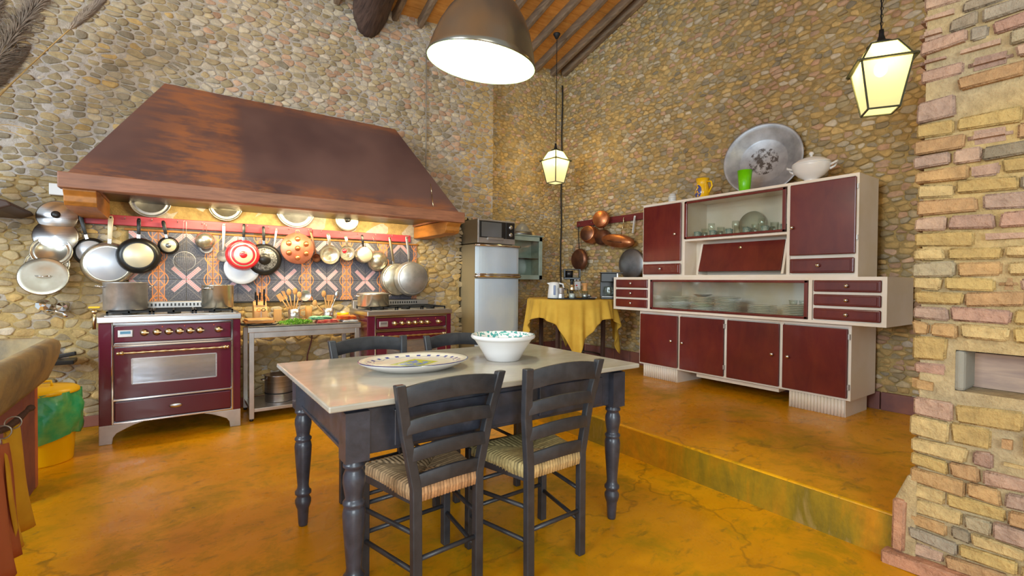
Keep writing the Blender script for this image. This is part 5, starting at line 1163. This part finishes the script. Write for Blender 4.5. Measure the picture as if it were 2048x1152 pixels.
def basin_mat():
    m, tt, b = newmat('worn_basin'); b.inputs['Roughness'].default_value = .4; b.inputs['Metallic'].default_value = .5; v = coords(tt)
    sp = N(tt, 'ShaderNodeSeparateXYZ'); tt.links.new(v, sp.inputs[0]); n = noise(tt, v, 16, 6, .75); n2 = noise(tt, v, 6, 4)
    rr = math_(tt, 'SQRT', math_(tt, 'ADD', math_(tt, 'POWER', sp.outputs[0], 2.0), math_(tt, 'POWER', sp.outputs[1], 2.0)))
    f = math_(tt, 'MULTIPLY', math_(tt, 'LESS_THAN', rr, .13), ramp(tt, n, [(.46, (0, 0, 0, 1)), (.54, (1, 1, 1, 1))]))
    c = ramp(tt, n2, [(.35, srgb(150, 152, 158)), (.65, srgb(188, 190, 196))]); tt.links.new(mixc(tt, f, c, srgb(84, 78, 76)), b.inputs['Base Color']); return m
t = thing('metal_basin', 'very large round grey metal basin leaning on the wall above the cabinet', 'basin', (CX+.385, 2.32, tz+.343), rot=(0, -PI/2+.13, .24))
MB().lathe([(.19, -.075), (.215, -.07), (.30, -.015), (.325, 0), (.342, .002), (.345, .008), (.338, .010), (.322, .006), (.298, -.008), (.215, -.060), (.20, -.066), (.001, -.068)], 64, capt=False).build('basin_body', basin_mat(), t)
for s_ in (-1, 1): MB().tube([(-.06, s_*.34, 0), (-.05, s_*.385, .0), (.05, s_*.385, .0), (.06, s_*.34, 0)], .006, 8).build('handle', MPEWT, t) if False else None
t = thing('soup_tureen', 'white ceramic soup tureen with lid and side handles on top of the cabinet', 'tureen', (CX+.17, 1.80, tz), .1)
MB().lathe([(.055, 0), (.062, .004), (.045, .02), (.05, .03), (.09, .05), (.125, .085), (.135, .12), (.138, .128), (.13, .132)], 40, None, .85, 1.15, capt=False).build('bowl_body', MWHITE, t)
ld = MB().lathe([(.136, .132), (.13, .142), (.09, .166), (.04, .18), (.001, .183)], 40, None, .85, 1.15).build('tureen_lid', MWHITE, t); MB().lathe([(.012, .18), (.010, .19), (.022, .20), (.016, .214), (.001, .217)], 20).build('lid_knob', MWHITE, ld)
for s_ in (-1, 1): MB().tube([(0, s_*.145, .085), (.02, s_*.175, .10), (.02, s_*.195, .125), (-.0, s_*.20, .13), (-.02, s_*.19, .12), (-.01, s_*.15, .11)], .008, 8).build('handle', MWHITE, t)

t.scale = (.95, .92, 1.22)
# ============================================================ RIGHT WALL COPPER
YR = lambda y: y
t = thing('hanging_rail', 'dark red wooden rail holding copper pans on the right wall', 'rail', (WX-.05, 3.42, 1.985))
MB().box(0, .028, 0, 1.56, 0, .082).build('board', MRAIL2, t, bev=.004)
for y in (.1, .8, 1.4): MB().box(.028, .05, y, y+.05, .01, .07).build('wall_block', MRAIL2, t)
for y in (1.49, 1.25, 1.0, .68, .50): MB().tube([(0, y, .04), (-.018, y, .03), (-.022, y, .045)], .003, 5).build('hook', MSTEELW, t)
def wpan(name, label, y, z, r, depth, mat, hy, hz, base=None, x=None, tilt=(0, 0), hmat=MBLKP, taper=.85, hw=.006):
    x = WX-.075 if x is None else x
    t = thing(name, label, 'pan', (x, y, z), rot=(0, tilt[0], tilt[1]))
    MB().lathe([(r, 0), (r+.003, .003), (r*.99, depth*.5), (r*taper, depth*.96), (r*taper*.94, depth), (.001, depth)], 36, RY(-PI/2), capb=True).build('pan_body', mat, t)
    if base: MB().lathe([(.001, depth+.001), (r*taper*.9, depth+.001), (r*taper*.88, depth+.003), (.001, depth+.004)], 36, RY(-PI/2)).build('pan_base', base, t)
    dy, dz = hy-y, hz-z; L = math.hypot(dy, dz); MB().tube([(-.01, dy/L*r*.96, dz/L*r*.96), (-.02, dy*.7, dz*.7), (-.008, dy, dz)], hw, 8).build('handle', hmat, t); return t
wpan('copper_frying_pan', 'dark copper frying pan on a long iron handle, leftmost on the right wall', 4.875, 1.525, .150, .055, MCOPD, 4.90, 1.99, hmat=MIRON)
wpan('copper_saucepan', 'deep copper saucepan hanging left of the top copper pan', 4.655, 1.845, .118, .13, MCOP, 4.62, 1.99, MCOPD, tilt=(.15, .25), taper=.9)
wpan('copper_frying_pan', 'bright orange copper pan hanging highest, over the dark red rail', 4.39, 2.03, .112, .05, MCOP, 4.43, 2.12, MCOP, x=WX-.16, tilt=(.1, .3), taper=.94)
wpan('copper_saucepan', 'dark copper saucepan behind and below the highest copper pan', 4.42, 1.80, .105, .09, MCOPD, 4.42, 1.98, MCOPD, x=WX-.07, taper=.92)
t = thing('copper_fish_kettle', 'long oval copper fish pan hanging tilted right of the round copper pans', 'pan', (WX-.12, 4.13, 1.735), rot=(.16, 0, 0))
MB().lathe([(1, 0), (1.02, .003), (.97, .05), (.86, .075), (.001, .077)], 40, RY(-PI/2), .085, .26).build('pan_body', MCOP, t)
MB().tube([(-.075, -.12, -.01), (-.10, -.10, -.01), (-.10, .10, -.01), (-.075, .12, -.01)], .006, 8).build('handle', MCOPD, t)
MB().tube([(.01, -.02, .08), (.03, -.02, .27)], .004, 6).build('hanging_strap', MBRASS, t)
t = thing('brass_ladle', 'brass hook handle hanging on the right wall rail left of the white handle', 'ladle', (WX-.075, 4.085, 1.99)); MB().tube([(0, 0, .04), (0, .012, .03), (0, .012, .0), (0, 0, -.10)], .006, 6).build('handle', MBRASS, t)
t = thing('white_handled_lid', 'grey metal pan lid with long white handle hanging half behind the cabinet', 'lid', (WX-.09, 3.945, 1.44))
MB().lathe([(.185, 0), (.19, .004), (.17, .018), (.10, .03), (.001, .034)], 48, RY(-PI/2), 1, 1.08).build('lid_disc', MPEWT, t)
t = thing('long_white_handle', 'pan handle of white metal hanging on the rail beside the cabinet', 'pan handle', (WX-.08, 3.91, 2.02)); MB().beam((0, 0, 0), (-.01, .02, -.20), .012, .022, (1, 0, 0)).ball((0, 0, .0), .016, 10, 6, .5).build('handle', MWPL, t)

# ============================================================ REFRIGERATOR + MICROWAVE + GREEN CUPBOARD
FX0, FX1, FY, FZ = 2.885, 3.515, 4.80, .2
t = thing('refrigerator', 'steel two-door refrigerator with chrome bands on the platform in the back corner', 'refrigerator', (FX0, FY, FZ))
Wf = FX1-FX0
MB().box(0, Wf, .03, .54, .03, 1.455).build('body', M('fridge_side', srgb(150, 134, 104), .5), t, bev=.006)
def bowed(z0, z1, name):
    n = 16; v = []; 
    for z in (z0, z1):
        for i in range(n+1):
            x = Wf*i/n; v.append((x, .026-.034*math.sin(PI*i/n)**.6, z))
        v += [(Wf, .045, z), (0, .045, z)]
    k = n+3; f = [(i, (i+1) % k, k+(i+1) % k, k+i) for i in range(k)]+[tuple(range(k-1, -1, -1)), tuple(range(k, 2*k))]
    return MB().add(v, f, False).build(name, MFRDG, t, bev=.004)
MFRDG = M('fridge_steel', srgb(214, 228, 240), .26, .35, srgb(196, 212, 230), 1.2)
bowed(1.105, 1.43, 'freezer_door'); bowed(.06, 1.045, 'fridge_door')
for z in (1.075, 1.44): MB().tube([(-.02, .012, z), (.03, -.022, z), (Wf/2, -.038, z), (Wf-.03, -.022, z), (Wf+.01, .012, z)], .020 if z < 1.2 else .015, 12).build('chrome_band', MCHROME, t)
MB().tube([(-.02, .0, 1.10), (.03, -.034, 1.10), (Wf/2, -.052, 1.10), (Wf-.03, -.034, 1.10), (Wf+.01, 0, 1.10)], .007, 8).build('handle_bar', MCHROME, t)
for x in (.06, Wf-.06): MB().lathe([(.02, 0), (.02, .035)], 12, TX((x, .08, 0))).lathe([(.02, 0), (.02, .035)], 12, TX((x, .48, 0))).build('foot', MBLKP, t)
t = thing('microwave_oven', 'silver microwave oven with black door on top of the refrigerator', 'microwave', (2.90, 4.80, 1.657))
MB().box(0, .535, .012, .40, .01, .295).build('case', M('microwave_case', srgb(140, 128, 106), .45, .3), t, bev=.006)
MB().box(0, .535, -.002, .014, .01, .295).build('front_face', MSTEELW, t, bev=.004)
d = MB().box(.02, .395, -.010, .0, .075, .275).build('door', MBLKP, t, bev=.004); MB().box(.045, .33, -.013, -.009, .085, .26).build('door_window', M('mw_window', srgb(112, 114, 116), .15, .3), d)
d = MB().box(.40, .525, -.010, .0, .075, .275).build('control_panel', MBLKP, t, bev=.004)
for z in (.125, .215): MB().lathe([(.001, 0), (.026, 0), (.024, .014), (.001, .015)], 20, TX((.463, -.010, z)) @ RX(PI/2)).build('dial', MSTEELW, d)
MB().box(.13, .36, -.014, .0, .05, .082).build('door_handle', MSTEELW, t, bev=.004)
for x in (.04, .49): MB().box(x, x+.03, .04, .07, 0, .011).box(x, x+.03, .33, .36, 0, .011).build('foot', MBLKP, t)
t = thing('glazed_cupboard', 'small pale green glazed cupboard on the back wall right of the refrigerator', 'cupboard', (3.60, 5.10, 1.24))
m = MB(); m.box(0, .52, .02, .24, 0, .02).box(0, .52, .02, .24, .565, .585).box(0, .02, .02, .24, 0, .58).box(.50, .52, .02, .24, 0, .58).box(0, .52, .23, .24, 0, .58); m.build('carcass', MGREENP, t, bev=.003)
f = MB().box(0, .52, 0, .02, 0, .06).box(0, .52, 0, .02, .52, .58).box(0, .055, 0, .02, .0, .58).box(.465, .52, 0, .02, 0, .58).build('door_frame', MGREENP, t, bev=.004); MB().box(.05, .47, .008, .012, .05, .53).build('pane', MGLASS2, f)
MB().box(-.02, .54, -.01, .24, .585, .60).build('cornice', MGREENP, t, bev=.004)
MB().box(.02, .5, .05, .22, .28, .29).build('shelf', MDIAL, t)
t = thing('cake_dome', 'grey translucent food cover on top of the green cupboard', 'food cover', (3.86, 5.22, 1.841)); MB().lathe([(.13, 0), (.135, .006), (.125, .02), (.115, .06), (.07, .13), (.02, .165), (.001, .17)], 32, None, 1.1, .75).build('dome', M('smoky_cover', srgb(140, 138, 132), .3), t); MB().lathe([(.135, 0), (.14, .01), (.132, .045), (.128, .045)], 32, None, 1.1, .75, capb=False, capt=False).build('rim_band', MPEWT, t)
# corner cable
m = MB(); m.tube([(WX-.035+.006*math.sin(k*.9), WY2-.04, 4.1-k*.13) for k in range(26)], .009, 6)
tag(m.build('corner_cable', MIRON), 'dark cable running down the room corner from roof to worktop height', 'cable')

# ============================================================ ROUND TABLE WITH YELLOW CLOTH
RX0, RY0, RZ_ = 3.90, 4.27, 1.02
t = thing('round_table', 'round wooden table hidden under the yellow tablecloth in the corner', 'table', (RX0, RY0, .2))
MB().lathe([(.50, .78), (.50, .81)], 48).build('table_top', MDIAL, t)
for a in (-1.1, .45, 2.0, 3.6, -2.2):
    x, y = .40*math.cos(a), .40*math.sin(a); MB().box(x-.02, x+.02, y-.02, y+.02, 0, .78).build('leg', MDIAL, t, bev=.003)
MB().lathe([(.36, .12), (.38, .12), (.38, .14), (.36, .14), (.36, .12)], 40, capb=False, capt=False).build('foot_ring', MDIAL, t)
n = 192; nr_ = 22; v = []; r0 = .512; rot = -2.20
for j in range(nr_+1):
    for k in range(n):
        a = 2*PI*k/n; b = (a-rot+PI/4) % (PI/2)-PI/4; b = abs(b)     # 0 at corner direction
        half = .60; ext = half/math.cos(PI/4-b)                       # square half side seen from the middle
        drop = max(.16, (ext-r0)*1.9+.04)
        if j <= 4: r = r0*j/4*.996; z = 0
        else:
            s_ = (j-4)/(nr_-4); amp = .006+.045*s_*min(1, drop/.30); r = r0+.012+.035*s_+amp*math.sin(a*17+1.2*math.sin(a*3))*.6+amp*.4*math.sin(a*29); z = -drop*s_-.002
            if j == 5: z = -.012
        v.append((r*math.cos(a), r*math.sin(a), .816+z))
f = [(j*n+k, j*n+(k+1) % n, (j+1)*n+(k+1) % n, (j+1)*n+k) for j in range(nr_) for k in range(n)]
o = MB().add(v, f, True).build('tablecloth', MCLOTH); o.location = (RX0, RY0, .2); s_ = o.modifiers.new('t', 'SOLIDIFY'); s_.thickness = .002; tag(o, 'mustard yellow cloth draped in folds over the round corner table', 'tablecloth')
ctz = 1.018
t = thing('serving_tray', 'thin dark tray under the kettle and coffee things on the yellow cloth', 'tray', (3.68, 4.02, ctz), -.62); MB().lathe([(.26, 0), (.27, .002), (.28, .012), (.275, .012), (.265, .005), (.001, .004)], 40, None, 1, .52, capt=False).build('tray_body', MIRON, t)
def onT(px_x, X, Y): return (X, Y, ctz+.005)
t = thing('electric_kettle', 'white electric kettle with blue window at the left of the tray', 'kettle', (3.545, 4.17, ctz+.005), -.62)
MB().lathe([(.07, 0), (.075, .01), (.068, .08), (.058, .17), (.05, .185), (.001, .19)], 28).build('kettle_body', MWPL, t); MB().tube([(.05, 0, .175), (.10, 0, .165), (.115, 0, .10), (.072, 0, .04)], .010, 8).build('handle', MWPL, t)
MB().box(-.012, .012, -.074, -.060, .04, .15).build('water_window', M('kettle_blue', srgb(70, 84, 130), .2), t, bev=.004); MB().prism([(-.05, .15), (-.085, .175), (-.05, .18)], -.015, .015, 'Y').build('spout', MWPL, t)
t = thing('moka_pot', 'small aluminium moka pot with black handle in front of the kettle', 'moka pot', (3.535, 4.035, ctz+.005), -.6)
MB().lathe([(.038, 0), (.04, .01), (.032, .055), (.034, .06), (.028, .065), (.036, .12), (.02, .13), (.001, .132)], 8, smooth=False).build('pot_body', MALU, t); MB().tube([(.032, 0, .115), (.07, 0, .112), (.075, 0, .06)], .007, 6).build('handle', MBLKP, t); MB().ball((0, 0, .142), .010).build('lid_knob', MBLKP, t)
for i, (x, y, lab, mm, top) in enumerate(((3.665, 4.00, 'glass jar with pale steel lid beside the moka pot', MGLASS, MBRASS), (3.80, 3.93, 'glass jar with tall wooden lid right of the steel-lidded jar', MGLASS, MWOODU))):
    t = thing('storage_jar', lab, 'jar', (x, y, ctz+.005)); h = .09
    MB().lathe([(.036, 0), (.038, .004), (.038, h), (.035, h), (.034, .006), (.001, .005)], 22, capt=False).build('jar_glass', mm, t); MB().lathe([(.001, .008), (.033, .008), (.033, .06), (.001, .062)], 20).build('contents', MWHITE if i == 0 else MSTEELW, t)
    MB().lathe([(.034, h), (.024, h+.01), (.026, .15), (.034, .168), (.036, .175), (.001, .178)] if i else [(.038, h), (.030, h+.02), (.032, .15), (.036, .155), (.001, .16)], 22).build('jar_lid', top, t)
t = thing('espresso_machine', 'tall black coffee machine with looped head standing behind the jars', 'coffee machine', (3.92, 4.28, ctz), -.66)
MB().box(-.05, .05, -.06, .07, 0, .02).build('base', MBLKP, t, bev=.004); MB().lathe([(.03, .02), (.022, .05), (.02, .20), (.03, .23)], 18).build('column', MBLKP, t)
m = MB(); m.box(-.10, .10, -.06, .06, .225, .25).box(-.10, -.082, -.06, .06, .25, .35).box(.082, .10, -.06, .06, .25, .35).box(-.10, .10, -.06, .06, .34, .352); m.build('head_frame', MBLKP, t, bev=.004); MB().lathe([(.045, 0), (.05, .08), (.001, .081)], 18, TX((-.035, 0, .25))).build('head_tank', MBLKP, t)
t = thing('coffee_maker', 'black and steel drip coffee maker at the right of the yellow cloth', 'coffee maker', (4.17, 3.92, ctz), -.72)
MB().box(-.09, .10, -.11, .09, 0, .025).build('base', MBLKP, t, bev=.004); MB().box(-.085, .09, -.105, .02, .025, .03).build('hot_plate', MSTEELW, t); MB().box(-.09, .085, .03, .09, .025, .30).build('water_tank', MBLKP, t, bev=.004); MB().box(-.09, .085, -.09, .03, .20, .30).build('brew_head', MBLKP, t, bev=.006)
MB().box(.085, .10, -.10, .09, .025, .30).build('side_panel', MSTEELW, t, bev=.002); MB().box(-.10, .155, -.10, .09, .30, .312).build('open_lid', MBLKP, t, bev=.003)
MB().lathe([(.05, 0), (.06, .02), (.062, .06), (.05, .10), (.052, .115), (.048, .115), (.046, .10), (.057, .06), (.001, .005)], 22, TX((0, -.04, .031)), capt=False).build('carafe', MGLASS, t)
t = thing('wall_socket', 'white multiple socket box with red switch on the wall above the yellow table', 'socket', (4.652, 4.955, 1.16)); MB().box(-.02, .012, -.05, .05, -.06, .06).build('socket_box', MWPL, t, bev=.006); MB().box(-.026, -.018, -.012, .012, -.005, .012).build('switch', MRED, t)
for y in (-.035, .03): MB().lathe([(.001, 0), (.016, 0), (.016, .03), (.001, .031)], 14, TX((-.01, y, .085)) @ RY(-PI/2)).build('plug', MWPL, t)
tag(MB().tube([(4.62, 4.94, 1.14), (4.45, 4.70, 1.06), (4.32, 4.5, 1.035), (4.20, 4.35, 1.03), (4.08, 4.22, 1.03), (3.98, 4.02, 1.03), (4.03, 3.98, 1.03), (4.12, 4.05, 1.03)], .005, 6).build('power_cable', MWPL), 'white power cable curling on the yellow cloth from the wall socket', 'cable')
t = thing('power_adapter', 'black power strip lying on the yellow cloth below the wall socket', 'power strip', (4.03, 4.10, ctz+.002), .8); MB().box(-.09, .09, -.025, .025, 0, .03).build('strip_body', MBLKP, t, bev=.005); MB().box(.04, .07, -.012, .012, .03, .04).build('plug', MWPL, t)

# ============================================================ LAMPS
t = thing('pendant_lamp', 'large metal dome pendant lamp hanging over the marble table', 'lamp', (1.262, 2.067, 2.312), rot=(Matrix.Rotation(math.radians(7), 3, Vector((.578, .816, 0))) @ Matrix.Rotation(math.radians(3.5), 3, Vector((.816, -.578, 0)))).to_euler())
R_ = .272; prof = [(R_, 0), (R_*1.015, .006), (R_*.985, .03), (R_*.93, .09), (R_*.84, .16), (R_*.72, .225), (R_*.56, .285), (R_*.40, .325), (R_*.26, .345), (.06, .36), (.06, .42), (.045, .45), (.02, .47), (.001, .475)]
MB().lathe(prof, 56, capb=False).build('shade_outside', MSHADE, t)
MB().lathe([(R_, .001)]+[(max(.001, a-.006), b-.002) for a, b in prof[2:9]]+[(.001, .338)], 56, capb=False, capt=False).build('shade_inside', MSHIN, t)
MB().tube([(0, 0, .47), (0, 0, 2.1)], .006, 8).build('cable', MIRON, t)
MB().ball((0, 0, .13), .040, 16, 10, 1, 1, 1.3).lathe([(.018, .17), (.018, .25)], 14).build('bulb', emit('pendant_bulb', (.72, 1, .86, 1), 5), t)
def point(name, loc, col, e, r=.05):
    l = bpy.data.lights.new(name, 'POINT'); l.color = col; l.energy = e; l.shadow_soft_size = r; o = bpy.data.objects.new(name, l); COL.objects.link(o); o.location = loc; return o
point('pendant_glow', (1.262, 2.067, 2.33), (1, .97, .76), 32, .06)
def lantern(label, x, y, z, H, rz, ztop, w_=.125):
    """z = bottom of the body"""
    t = thing('lantern', label, 'lantern', (x, y, z), rz)
    zb, zm, zt = 0, H*.60, H*.86; rb_, rm, rt = w_*.62, w_, w_*.52
    cs = lambda r: [(r, r), (-r, r), (-r, -r), (r, -r)]
    f = MB()
    for k in range(4):
        a, b = cs(rb_)[k], cs(rb_)[(k+1) % 4]; c_, d_ = cs(rm)[k], cs(rm)[(k+1) % 4]; e_, g_ = cs(rt)[k], cs(rt)[(k+1) % 4]
        f.beam((*a, zb), (*b, zb), .009, .009); f.beam((c_[0]*1.12, c_[1]*1.12, zm), (d_[0]*1.12, d_[1]*1.12, zm), .020, .010); f.beam((*e_, zt), (*g_, zt), .008, .008)
        f.beam((*a, zb), (*c_, zm), .009, .009, (1, 0, 0)); f.beam((*c_, zm), (*e_, zt), .009, .009, (1, 0, 0))
    f.build('frame', MTRUST, t)
    for k in range(4):
        a, b = cs(rb_)[k], cs(rb_)[(k+1) % 4]; c_, d_ = cs(rm)[k], cs(rm)[(k+1) % 4]; e_, g_ = cs(rt)[k], cs(rt)[(k+1) % 4]; s_ = .98
        for (p1, z1), (p2, z2), (p3, z3), (p4, z4) in (((a, zb), (b, zb), (d_, zm), (c_, zm)), ((c_, zm), (d_, zm), (g_, zt), (e_, zt))):
            v = [(p[0]*s_, p[1]*s_, z_) for p, z_ in ((p1, z1), (p2, z2), (p3, z3), (p4, z4))]+[(p[0]*(s_-.02), p[1]*(s_-.02), z_) for p, z_ in ((p1, z1), (p2, z2), (p3, z3), (p4, z4))]
            MB().add(v, [(0, 1, 2, 3), (7, 6, 5, 4), (0, 4, 5, 1), (1, 5, 6, 2), (2, 6, 7, 3), (3, 7, 4, 0)]).build('glass_pane', MLGL, t)
    MB().add([(*p, .002) for p in cs(rb_*.95)]+[(*p, .005) for p in cs(rb_*.95)], [(3, 2, 1, 0), (4, 5, 6, 7), (0, 1, 5, 4), (1, 2, 6, 5), (2, 3, 7, 6), (3, 0, 4, 7)]).build('bottom_pane', MLGL, t)
    MB().lathe([(rt*.9, zt), (rt*1.15, zt+.004), (rt*.9, zt+.016), (rt*.35, zt+.034), (.014, H), (.012, H+.035), (.001, H+.036)], 20).build('cap', MIRON, t)
    MB().ball((0, 0, zm-.02), .036, 12, 8, 1, 1, 1.3).build('bulb', MBULB, t)
    z_ = H+.035; k = 0
    top = ztop-z
    ch = MB()
    while z_ < top and k < 90:
        a = (k % 2)*PI/2; ch.tube([(.007*math.cos(q)*math.cos(a), .007*math.cos(q)*math.sin(a), z_+.014+.014*math.sin(q)) for q in [2*PI*j/8 for j in range(9)]], .0019, 4, False); z_ += .023; k += 1
    ch.tube([(.009, 0, H+.03), (.010, .004, (H+top)/2), (.006, 0, top)], .003, 5); ch.build('chain', MIRON, t)
    MB().lathe([(.018, top-.06), (.045, top-.01), (.045, top)], 16).build('ceiling_rose', MIRON, t); return t
lantern('smaller-looking far lantern hanging in the corner over the yellow table', 3.919, 4.605, 2.46, .46, .10, 4.33)
lantern('near lantern hanging at upper right in front of the brick pillar', 3.518, 1.09, 2.275, .46, .55, 5.30)
point('lantern_glow', (3.919, 4.605, 2.76), (1, .84, .42), 110, .06)
point('lantern_glow', (3.518, 1.09, 2.56), (1, .84, .42), 95, .06)
